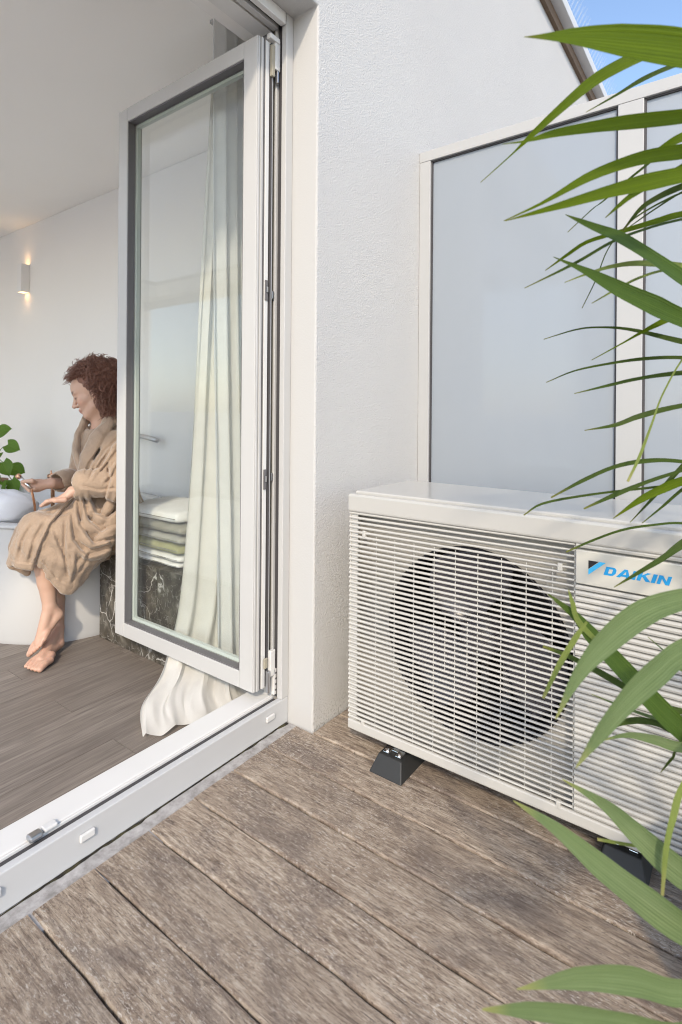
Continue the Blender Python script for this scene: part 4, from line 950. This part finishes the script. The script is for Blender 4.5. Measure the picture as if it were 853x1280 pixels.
# ================================================================== PERSON
# implicit surface (rounded cones and ellipsoids blended smoothly) turned into one continuous mesh
class SDF:
    def __init__(s, lo, hi, h):
        s.h = h; s.lo = np.array(lo, float); n = np.ceil((np.array(hi) - s.lo) / h).astype(int) + 1
        s.n = n; s.f = np.full(n, 0.2, np.float32)
        s.ax = [s.lo[i] + h * np.arange(n[i]) for i in range(3)]
    def _win(s, mn, mx):
        a = np.clip(((np.array(mn) - s.lo) / s.h).astype(int), 0, s.n - 1); b = np.clip(((np.array(mx) - s.lo) / s.h).astype(int) + 2, 1, s.n)
        sl = tuple(slice(a[i], b[i]) for i in range(3))
        g = np.meshgrid(*[s.ax[i][sl[i]] for i in range(3)], indexing='ij'); return sl, g
    def _blend(s, sl, d, k, sub):
        f = s.f[sl]
        if sub:
            d = -d; hh = np.clip(.5 + .5 * (d - f) / k, 0, 1) if k > 0 else (d > f).astype(float)
            s.f[sl] = f * (1 - hh) + d * hh + k * hh * (1 - hh)
        else:
            hh = np.clip(.5 + .5 * (f - d) / k, 0, 1) if k > 0 else (d < f).astype(float)
            s.f[sl] = f * (1 - hh) + d * hh - k * hh * (1 - hh)
    def cone(s, a, b, ra, rb, k=.01, sub=False, flat=None):
        a, b = np.array(a, float), np.array(b, float); m = max(ra, rb) + k + .03
        sl, g = s._win(np.minimum(a, b) - m, np.maximum(a, b) + m)
        ab = b - a; L2 = max(1e-9, ab @ ab)
        p = [g[i] - a[i] for i in range(3)]
        t = np.clip((p[0] * ab[0] + p[1] * ab[1] + p[2] * ab[2]) / L2, 0, 1)
        q = [p[i] - t * ab[i] for i in range(3)]
        if flat is not None:      # (direction, scale): thin the cross-section along a direction
            n, sc_ = np.array(flat[0], float), flat[1]; dn = q[0] * n[0] + q[1] * n[1] + q[2] * n[2]
            q = [q[i] + n[i] * dn * (sc_ - 1) for i in range(3)]
        d = np.sqrt(q[0] ** 2 + q[1] ** 2 + q[2] ** 2) - (ra + (rb - ra) * t)
        if flat is not None: d = d / flat[1] ** .5
        s._blend(sl, d, k, sub)
    def chain(s, pts, rs, k=.01, **kw):
        for i in range(len(pts) - 1): s.cone(pts[i], pts[i + 1], rs[i], rs[i + 1], k, **kw)
    def ell(s, c, axes, radii, k=.01, sub=False):
        c = np.array(c, float); m = max(radii) + k + .02; sl, g = s._win(c - m, c + m)
        p = [g[i] - c[i] for i in range(3)]; q = []
        for a, r in zip(axes, radii): q.append((p[0] * a[0] + p[1] * a[1] + p[2] * a[2]) / r)
        l = np.sqrt(q[0] ** 2 + q[1] ** 2 + q[2] ** 2); l2 = np.sqrt(sum((q[i] / radii[i]) ** 2 for i in range(3))) + 1e-9
        s._blend(sl, l * (l - 1) / l2, k, sub)
    def coords(s): return np.meshgrid(*s.ax, indexing='ij')
    def mesh(s):
        f = s.f; ins = f < 0; n = f.shape
        cells = np.zeros((n[0] - 1, n[1] - 1, n[2] - 1), int); acc = np.zeros(cells.shape + (3,)); cnt = np.zeros(cells.shape)
        for dx in (0, 1):
            for dy in (0, 1):
                for dz in (0, 1): cells += ins[dx:n[0] - 1 + dx, dy:n[1] - 1 + dy, dz:n[2] - 1 + dz]
        act = (cells > 0) & (cells < 8); idx = np.full(cells.shape, -1); ii = np.argwhere(act); idx[act] = np.arange(len(ii))
        P_ = np.zeros((len(ii), 3)); C_ = np.zeros(len(ii)); cor = [(x, y, z) for x in (0, 1) for y in (0, 1) for z in (0, 1)]
        for a in range(8):
            for b in range(a + 1, 8):
                ca, cb = np.array(cor[a]), np.array(cor[b])
                if abs(ca - cb).sum() != 1: continue
                fa = f[ii[:, 0] + ca[0], ii[:, 1] + ca[1], ii[:, 2] + ca[2]]; fb = f[ii[:, 0] + cb[0], ii[:, 1] + cb[1], ii[:, 2] + cb[2]]
                m = (fa < 0) != (fb < 0); t = np.where(m, fa / np.where(m, fa - fb, 1), 0)
                P_ += np.where(m[:, None], ca + t[:, None] * (cb - ca), 0); C_ += m
        V = (P_ / C_[:, None] + ii) * s.h + s.lo
        F = []
        for ax in range(3):
            o1, o2 = (ax + 1) % 3, (ax + 2) % 3
            sa_ = [slice(None)] * 3; sb_ = [slice(None)] * 3; sa_[ax] = slice(0, -1); sb_[ax] = slice(1, None)
            ch = ins[tuple(sa_)] != ins[tuple(sb_)]; e = np.argwhere(ch)
            e = e[(e[:, o1] > 0) & (e[:, o2] > 0) & (e[:, o1] < n[o1] - 1) & (e[:, o2] < n[o2] - 1)]
            flip = ins[e[:, 0], e[:, 1], e[:, 2]]; q = []
            for d1, d2 in ((1, 1), (0, 1), (0, 0), (1, 0)):
                c = e.copy(); c[:, o1] -= d1; c[:, o2] -= d2; q.append(idx[c[:, 0], c[:, 1], c[:, 2]])
            q = np.stack(q, 1); q[~flip] = q[~flip][:, ::-1]; F.append(q)
        return V, np.concatenate(F)
def np_obj(name, V, F, mat, parent, tint=None):
    me = bpy.data.meshes.new(name); off = np.array(parent.location)
    me.from_pydata((V - off).tolist(), [], F.tolist()); me.update(); me.materials.append(mat)
    me.polygons.foreach_set('use_smooth', [True] * len(me.polygons))
    if tint is not None:
        at = me.color_attributes.new('tint', 'FLOAT_COLOR', 'POINT'); at.data.foreach_set('color', np.c_[tint, np.ones(len(tint))].ravel())
    o = bpy.data.objects.new(name, me); COL.objects.link(o); o.parent = parent; return o
nR, nF, nU = np.array(RT), np.array(FW), np.array(UP)
def J(px, py, d): return np.array(P(px, py, d))
def nrm(v): v = np.array(v, float); return v / np.linalg.norm(v)
person = empty('person', (1.30, 2.55, FZ), 'seated person with curly auburn hair in a tan velour bathrobe, barefoot, holding a hand shower', 'person')
pts_all = [J(-10, 430, 2.9), J(190, 850, 2.3), J(190, 430, 2.9), J(-10, 850, 2.2), J(190, 850, 2.95), J(-10, 430, 2.3)]
lo = np.min(pts_all, 0); hi = np.max(pts_all, 0); lo[2] = FZ - .03; hi[2] = 1.45
# ---- body
hf = nrm(-nR * .90 - nU * .40 - nF * .24); hu = nrm(nU * .92 - nR * .40); hu = nrm(hu - hf * (hu @ hf)); hl = np.cross(hu, hf)   # facing, up, lateral
HC = J(117.5, 489, 2.66)
def Hd(f, l, u): return HC + hf * f + hl * l + hu * u
B = SDF(lo, hi, .0045)
HA = (hf, hl, hu)
B.ell(Hd(-.010, 0, .020), HA, (.098, .076, .100), .01)
B.ell(Hd(.025, 0, -.045), HA, (.064, .056, .076), .02)
B.ell(Hd(.040, 0, .030), HA, (.054, .058, .058), .02)
B.cone(Hd(.066, 0, -.098), Hd(.070, 0, -.098), .019, .019, .02)
for s in (-1, 1):
    B.cone(Hd(.020, .045 * s, -.075), Hd(.062, .016 * s, -.098), .018, .016, .02)
    B.cone(Hd(.058, .036 * s, -.035), Hd(.05, .046 * s, -.03), .022, .020, .02)
    B.cone(Hd(.083, .012 * s, .016), Hd(.073, .045 * s, .016), .010, .009, .008)
    B.cone(Hd(.097, .030 * s, -.006), Hd(.093, .036 * s, -.006), .008, .007, .006, sub=True)
    B.ell(Hd(.074, .031 * s, -.006), HA, (.014, .014, .012), .003)
    B.ell(Hd(-.010, .075 * s, -.02), HA, (.018, .008, .03), .006)
B.chain([Hd(.088, 0, .006), Hd(.101, 0, -.022), Hd(.110, 0, -.036)], [.007, .008, .0105], .007)
for s in (-1, 1): B.cone(Hd(.098, .010 * s, -.041), Hd(.094, .011 * s, -.041), .007, .006, .005)
B.cone(Hd(.090, .012, -.063), Hd(.090, -.012, -.063), .0068, .0068, .006); B.cone(Hd(.086, .018, -.064), Hd(.086, -.018, -.064), .006, .006, .005)
B.cone(Hd(.088, .010, -.074), Hd(.088, -.010, -.074), .0075, .0075, .006)
nk0, nk1 = Hd(-.025, 0, -.06), J(128, 541, 2.69)
B.cone(nk0, nk1, .047, .055, .03)
shN, shF = J(146, 556, 2.60), J(112, 552, 2.83)          # near and far shoulder
hipN, hipF = J(150, 650, 2.66), J(136, 648, 2.84)
B.cone(shN, shF, .05, .05, .04); B.cone((shN + shF) / 2 + nU * -.06, (hipN + hipF) / 2, .115, .12, .05)
elN, wrN = J(150, 608, 2.50), J(91, 614, 2.435)
elF, wrF = J(100, 606, 2.74), J(64, 604, 2.54)
B.chain([shN, elN], [.045, .038], .03); B.chain([elN, wrN], [.036, .024], .02)
B.chain([shF, elF], [.045, .038], .03); B.chain([elF, wrF], [.036, .0225], .02)
# far hand closed on the hand shower
hd = nrm(np.array(st1 - st0)); pc_ = J(46, 607, 2.50)
B.ell(pc_, (nrm(J(40, 608, 2.47) - wrF), nU, nrm(np.cross(nU, J(40, 608, 2.47) - wrF))), (.040, .030, .016), .015)
B.cone(wrF, pc_, .021, .022, .015)
stick = lambda t: np.array(st0) + (np.array(st1) - np.array(st0)) * t
for i, t in enumerate((.56, .70, .84, .98)):
    b0 = pc_ + nU * (.020 - .012 * i) + (-nR) * .022; k1 = stick(t) + nF * .016 - nU * .004 + nR * .008; k2 = stick(t) - nR * .012 + nF * .004 - nU * .006; k3 = stick(t) - nF * .014 - nU * .010 + nR * .002
    B.chain([b0, k1, k2, k3], [.0095, .0088, .008, .007], .003)
B.chain([pc_ + nU * .012 - nF * .012, J(40, 601, 2.455), stick(.50) - nF * .014 + nU * .004], [.012, .010, .008], .005)
# near hand resting in the lap
ph_ = J(78, 624, 2.41); B.cone(wrN, ph_, .023, .026, .015, flat=(nU, 1.5))
for i in range(4):
    o_ = nF * (.028 - .018 * i); B.chain([ph_ + o_ * .8 - nR * .02, ph_ + o_ - nR * .055 - nU * .006, ph_ + o_ * .95 - nR * .08 - nU * .026], [.0095, .009, .0075], .003)
B.chain([ph_ - nF * .02 + nR * .02, ph_ - nF * .04 - nR * .01, ph_ - nF * .035 - nR * .03], [.012, .010, .008], .005)
# legs
knN, knF = J(52, 664, 2.44), J(50, 668, 2.54)
ankN, ankF = J(62, 757, 2.47), J(72, 785, 2.585)
B.cone(hipN, knN, .085, .060, .03); B.cone(hipF, knF, .085, .060, .03)
kf_ = .004
B.chain([knN, J(56, 698, 2.465), J(59, 728, 2.475), ankN], [.052, .053, .039, .0285], .012)
B.chain([knF, J(66, 712, 2.60), J(71, 750, 2.60), ankF], [.05, .046, .036, .028], .004)
def foot(ank, heel, ball, toes, spread, side, k=.015):
    B.chain([ank, heel], [.0285, .024], .006); B.chain([ank, ball], [.027, .020], .008); B.chain([heel, ball], [.022, .018], .012)
    fw_ = nrm(toes - ball); rs = (.0135, .0105, .010, .0095, .0088)
    for i in range(5):
        q = (i / 4 - .5) * side; ln = (1, .98, .88, .76, .62)[i]
        b0 = ball + spread * q * .075 - fw_ * .004; e0 = b0 + fw_ * np.linalg.norm(toes - ball) * ln
        B.cone(ball - fw_ * .04 + spread * q * .04, b0, .018, .0125, .006); B.chain([b0, (b0 + e0) / 2 + nU * .004, e0], [rs[i] + .002, rs[i], rs[i] * .92], .003)
# raised foot: heel at the right, toes pointing down-left
foot(ankN, J(72, 768, 2.49), J(49, 803, 2.43), J(41.5, 816, 2.405), nrm(nR * .62 + nU * .40 - nF * .35), 1)
# standing foot
bl2 = np.array(onZ(50, 824, .004)); 
foot(ankF, np.array(onZ(73, 804.5, .012)), np.array(onZ(51, 826, .002)), np.array(onZ(38, 838, -.008)), nrm(np.cross(np.array(onZ(38, 838, 0)) - np.array(onZ(66, 812, 0)), nU)) * -1, -1)
V, F = B.mesh()
base = np.array([.53, .345, .255]); T = np.tile(base, (len(V), 1))
loc = np.c_[(V - HC) @ hf, (V - HC) @ hl, (V - HC) @ hu]
def paint(c, r, col, amt):
    w = np.clip(1.6 - 1.6 * np.sqrt((((loc - np.array(c)) / np.array(r)) ** 2).sum(1)), 0, 1)[:, None] * amt; T[:] = T * (1 - w) + np.array(col) * w
paint((.092, 0, -.069), (.03, .028, .014), (.33, .10, .085), 1.0)
for s in (-1, 1):
    paint((.085, .030 * s, .022), (.03, .027, .0085), (.04, .02, .015), 1.0)
    paint((.085, .031 * s, -.009), (.03, .019, .0065), (.035, .02, .016), 1.0)
    paint((.06, .042 * s, -.035), (.04, .03, .025), (.52, .25, .18), .6)
loq = V @ nU
T[(V[:, 2] < .12)] *= np.array([1.0, .96, .95])
np_obj('body', V, F, M['skin'], person, T)
# ---- robe
RB = SDF(lo, hi, .0052)
wst = J(136, 612, 2.69)
RB.cone(J(132, 556, 2.70), wst, .118, .125, .04); RB.cone(wst, J(142, 660, 2.74), .130, .165, .05)
RB.cone(shN + nU * -.012, shF + nU * -.012, .066, .066, .04)
RB.cone(J(140, 540, 2.66), J(124, 535, 2.76), .05, .045, .03)
# sleeves, cuffs
RB.chain([shN, J(150, 590, 2.55), elN], [.070, .072, .068], .03); RB.chain([elN, J(118, 604, 2.47)], [.066, .056], .02)
RB.chain([J(127, 604, 2.478), J(107, 605, 2.46)], [.064, .067], .003)
RB.cone(J(97, 607, 2.452), J(70, 614, 2.44), .052, .050, .003, sub=True)
RB.chain([shF, elF], [.072, .070], .03); RB.chain([elF, J(82, 600, 2.64)], [.066, .052], .02); RB.chain([J(84, 600, 2.65), J(77, 601, 2.61)], [.056, .054], .004)
RB.cone(J(74, 602, 2.59), J(66, 603, 2.55), .040, .036, .004, sub=True)
# lap and thighs
RB.chain([hipN + nU * .0, J(100, 652, 2.55), knN + nU * .008], [.125, .110, .082], .05); RB.chain([hipF, J(95, 650, 2.70), knF + nU * .008], [.125, .105, .082], .05)
RB.cone(J(104, 636, 2.50), J(76, 648, 2.47), .05, .05, .04)
# hanging cloth: fans of soft ridges from the lap to the hem
def drape(top, mid, hem, n, r0, r1, alt=.35, k=.012, seed=0):
    rr2 = random.Random(seed)
    tp, md, hm = (spline([Vector(p) for p in q], n) for q in (top, mid, hem))
    for i in range(n):
        s = 1 + alt * (1 if i % 2 else -1) * rr2.uniform(.3, 1)
        RB.chain([np.array(tp[i]), np.array(md[i]), np.array(hm[i])], [r0, (r0 + r1) / 2 * s, r1 * s], k)
drape([J(34, 656, 2.42), J(44, 650, 2.41), J(62, 652, 2.40)], [J(22, 678, 2.40), J(35, 680, 2.375), J(52, 680, 2.375)], [J(11, 704, 2.41), J(26, 707, 2.37), J(41, 708, 2.38)], 9, .030, .014, .25, .016, 1)
drape([J(30, 660, 2.50), J(34, 655, 2.52)], [J(18, 684, 2.50), J(22, 684, 2.54)], [J(12, 706, 2.49), J(34, 716, 2.54)], 6, .03, .013, .2, .014, 2)
drape([J(60, 655, 2.40), J(84, 655, 2.42), J(112, 660, 2.46), J(140, 660, 2.52)], [J(55, 690, 2.385), J(78, 702, 2.40), J(108, 700, 2.46), J(132, 690, 2.54)], [J(47, 700, 2.385), J(70, 728, 2.41), J(90, 738, 2.46), J(122, 700, 2.56)], 15, .034, .014, .35, .014, 3)
drape([J(100, 680, 2.55), J(130, 675, 2.60)], [J(86, 705, 2.58), J(116, 696, 2.62)], [J(82, 738, 2.57), J(108, 712, 2.63)], 8, .035, .014, .2, .014, 4)
# shawl collar: a thick band each side of the V
colN = [J(150, 520, 2.66), J(134, 530, 2.60), J(120, 548, 2.555), J(108, 572, 2.535), J(103, 592, 2.54), J(106, 604, 2.545)]
colF = [J(126, 515, 2.74), J(108, 524, 2.70), J(97, 545, 2.64), J(95, 566, 2.60), J(101, 588, 2.565)]
RB.chain(colN, [.036, .042, .043, .040, .032, .024], .003, flat=(nrm(-nR * .5 - nF * .85 + nU * .15), 2.1)); RB.chain(colF, [.030, .034, .035, .034, .028], .003, flat=(nrm(-nR * .85 - nF * .5), 2.0))
# open V over the chest
RB.cone(J(115, 518, 2.60), J(104, 562, 2.545), .026, .007, .004, sub=True)
# folds as low ridges
def ridge(a, b, c, r): RB.chain([np.array(x) for x in spline([Vector(p) for p in (a, b, c)], 7)], [r * .6, r, r * 1.1, r * 1.15, r * 1.1, r, r * .6], .012)
ridge(J(147, 550, 2.52), J(140, 575, 2.49), J(126, 592, 2.475), .016); ridge(J(152, 560, 2.50), J(148, 585, 2.475), J(136, 606, 2.455), .017)
ridge(J(133, 556, 2.535), J(124, 575, 2.52), J(114, 588, 2.50), .014); ridge(J(141, 620, 2.50), J(134, 640, 2.49), J(118, 655, 2.46), .02)
ridge(J(146, 640, 2.50), J(136, 668, 2.47), J(114, 680, 2.43), .022); ridge(J(144, 662, 2.50), J(128, 690, 2.47), J(100, 690, 2.41), .02)
ridge(J(92, 640, 2.44), J(88, 668, 2.405), J(96, 698, 2.40), .018); ridge(J(110, 640, 2.46), J(104, 668, 2.42), J(116, 682, 2.42), .016); ridge(J(60, 640, 2.42), J(52, 664, 2.385), J(46, 695, 2.37), .014)
ridge(J(74, 640, 2.43), J(70, 668, 2.385), J(64, 700, 2.38), .014)
band = np.argwhere(np.abs(RB.f) < .045); gp = band * RB.h + RB.lo; rel = gp - np.array(O)
zc = rel @ nF; gx = CX + FPX * (rel @ np.array(r_)) / zc; gy = CY - FPX * (rel @ np.array(u_)) / zc
disp = np.zeros(len(gp)); rd = gp @ nR; a1 = gp[:, 0] * 31 + gp[:, 2] * 17 + gp[:, 1] * 9; a2 = gp[:, 1] * 37 - gp[:, 2] * 23 + gp[:, 0] * 11
disp += .0020 * np.sin(a1 + 1.7 * np.sin(a2 * .6)) + .0016 * np.sin(a2 * 1.7 + 2 * np.sin(a1 * .45)) + .0014 * np.sin(a1 * 3.1 + 1.4 * np.sin(a2 * 2))
front = zc < 2.72
def crease(line, A, sg, side=1.0):
    """a fold: groove along the line with a rounded ridge beside it"""
    L_ = [np.array(p) for p in line]; best = np.full(len(gp), 1e9); sgn = np.zeros(len(gp)); tt = np.zeros(len(gp)); n_ = len(L_) - 1
    for i in range(n_):
        a_, b_ = L_[i], L_[i + 1]; ab = b_ - a_; t = np.clip(((gx - a_[0]) * ab[0] + (gy - a_[1]) * ab[1]) / (ab @ ab), 0, 1)
        qx, qy = gx - a_[0] - t * ab[0], gy - a_[1] - t * ab[1]; d = np.hypot(qx, qy); m = d < best
        best[m] = d[m]; sgn[m] = np.sign(ab[0] * qy - ab[1] * qx)[m]; tt[m] = ((i + t) / n_)[m]
    fade = np.clip(np.minimum(tt, 1 - tt) * 6 + .25, 0, 1); sd_ = best * sgn * side
    disp[front] += (A * np.exp(-(best / sg) ** 2) * fade - .75 * A * np.exp(-((sd_ - 2.0 * sg) / (1.6 * sg)) ** 2) * fade)[front]
SC = lambda *q: q
for ln, A, sg, sdv in (
    ([(150, 546), (132, 562), (119, 581), (111, 600)], .011, 1.5, -1), ([(96, 530), (88.5, 556), (91, 584)], .006, 1.4, 1), ([(147, 562), (134, 580), (124, 592)], .009, 1.6, 1), ([(150, 576), (140, 596), (131, 604)], .009, 1.6, 1),
    ([(141, 556), (128, 575), (117, 590)], .007, 1.4, 1), ([(134, 576), (137, 600), (130, 626)], .010, 1.5, -1), ([(100, 607), (124, 612), (150, 610)], .008, 1.5, 1), ([(112, 616), (122, 640), (134, 646), (146, 636)], .012, 2.0, 1),
    ([(104, 618), (111, 648), (128, 662), (148, 654)], .011, 2.0, 1), ([(98, 622), (101, 655), (118, 678), (146, 672)], .012, 2.2, 1), ([(90, 640), (93, 675), (110, 694), (140, 684)], .011, 2.0, 1), ([(82, 648), (80, 690), (86, 725)], .010, 2.0, -1),
    ([(66, 658), (76, 684), (84, 704)], .008, 1.8, 1), ([(93, 624), (78, 640), (64, 655), (52, 682), (42.5, 710)], .014, 1.5, 1), ([(40, 655), (28, 676), (22, 702)], .007, 2.0, 1), ([(56, 652), (44, 672), (36, 704)], .007, 2.0, 1),
    ([(12, 699), (26, 703), (42, 704)], .004, .8, 1), ([(49, 694), (70, 722), (88, 732)], .004, .8, 1), ([(96, 690), (96, 712), (90, 730)], .008, 1.8, 1), ([(112, 690), (108, 702), (98, 718)], .008, 1.8, 1), ([(126, 560), (112, 578), (106, 592)], .005, 1.2, 1),
    ([(72, 646), (60, 668), (55, 690)], .005, 1.6, 1), ([(150, 590), (150, 612), (146, 630)], .008, 1.8, 1)):
    crease(ln, A, sg, sdv)
RB.f[band[:, 0], band[:, 1], band[:, 2]] += disp.astype(np.float32)
# keep the head, hands and lower legs free of cloth
RB.ell(Hd(.02, 0, -.02), HA, (.12, .085, .125), .004, sub=True)
RB.cone(nk0, J(122, 528, 2.67), .053, .053, .004, sub=True)
V, F = RB.mesh()
np_obj('bathrobe', V, F, M['robe'], person)
# ---- hair: lumpy base and corkscrew curls
hc = Hd(-.035, 0, .055)
HB = SDF(hc - .24, hc + .24, .007)
HB.ell(Hd(-.052, 0, .048), HA, (.112, .108, .090), .01); HB.ell(Hd(-.066, 0, -.005), HA, (.082, .108, .108), .04); HB.ell(Hd(-.062, 0, -.08), HA, (.055, .09, .05), .03)
HB.ell(Hd(.115, 0, -.045), HA, (.092, .2, .118), .008, sub=True)
HB.cone(Hd(.03, .12, -.05), Hd(.03, -.12, -.05), .055, .055, .008, sub=True); HB.cone(Hd(.02, .2, -.11), Hd(.02, -.2, -.11), .05, .05, .01, sub=True)
g = HB.coords(); HB.f += (.007 * np.sin(g[0] * 95 + 2 * np.sin(g[2] * 60)) * np.sin(g[2] * 88 + 2 * np.sin(g[1] * 70)) * 1.0).astype(np.float32)
V, F = HB.mesh()
hair = np_obj('hair', V, F, M['hair'], person)
cu = MB(); rh = random.Random(21); sel = rng.choice(len(V), 3200, replace=False)
cen = Hd(-.05, 0, .03)
for i in sel:
    p = V[i]; l = np.array([(p - HC) @ hf, (p - HC) @ hl, (p - HC) @ hu])
    out = nrm(p - cen); ax_ = nrm(out + np.array([rh.uniform(-.7, .7) for _ in range(3)]) - nU * .25)
    if l[0] > .005 and l[2] < .075: continue
    if l[0] > -.02: ax_ = nrm(ax_ * .6 + hf * .5 + nU * .55)
    e1 = nrm(np.cross(ax_, [.3, .5, .8])); e2 = np.cross(ax_, e1); R0 = rh.uniform(.005, .011); ln = rh.uniform(.035, .078) * (.6 if l[0] < -.09 else 1); ph = rh.uniform(0, 6); tr = rh.uniform(1.2, 2.4)
    pts = [p - out * .012 + ax_ * ln * t + (e1 * cos(ph + 2 * pi * tr * t) + e2 * sin(ph + 2 * pi * tr * t)) * R0 - np.array([0, 0, .02]) * t * t for t in np.linspace(0, 1, 12)]
    en = [np.array([(q - HC) @ hf, (q - HC) @ hl, (q - HC) @ hu]) for q in (pts[6], pts[9], pts[11])]
    if any(e_[0] > .012 and e_[2] < .068 and e_[2] > -.14 for e_ in en): continue
    cu.tube(pts, [.0019] * 9 + [.0017, .0013, .0007], 3, cap=False)
cu.build('curls', M['hair'], hair, smooth=True, recalc=False)
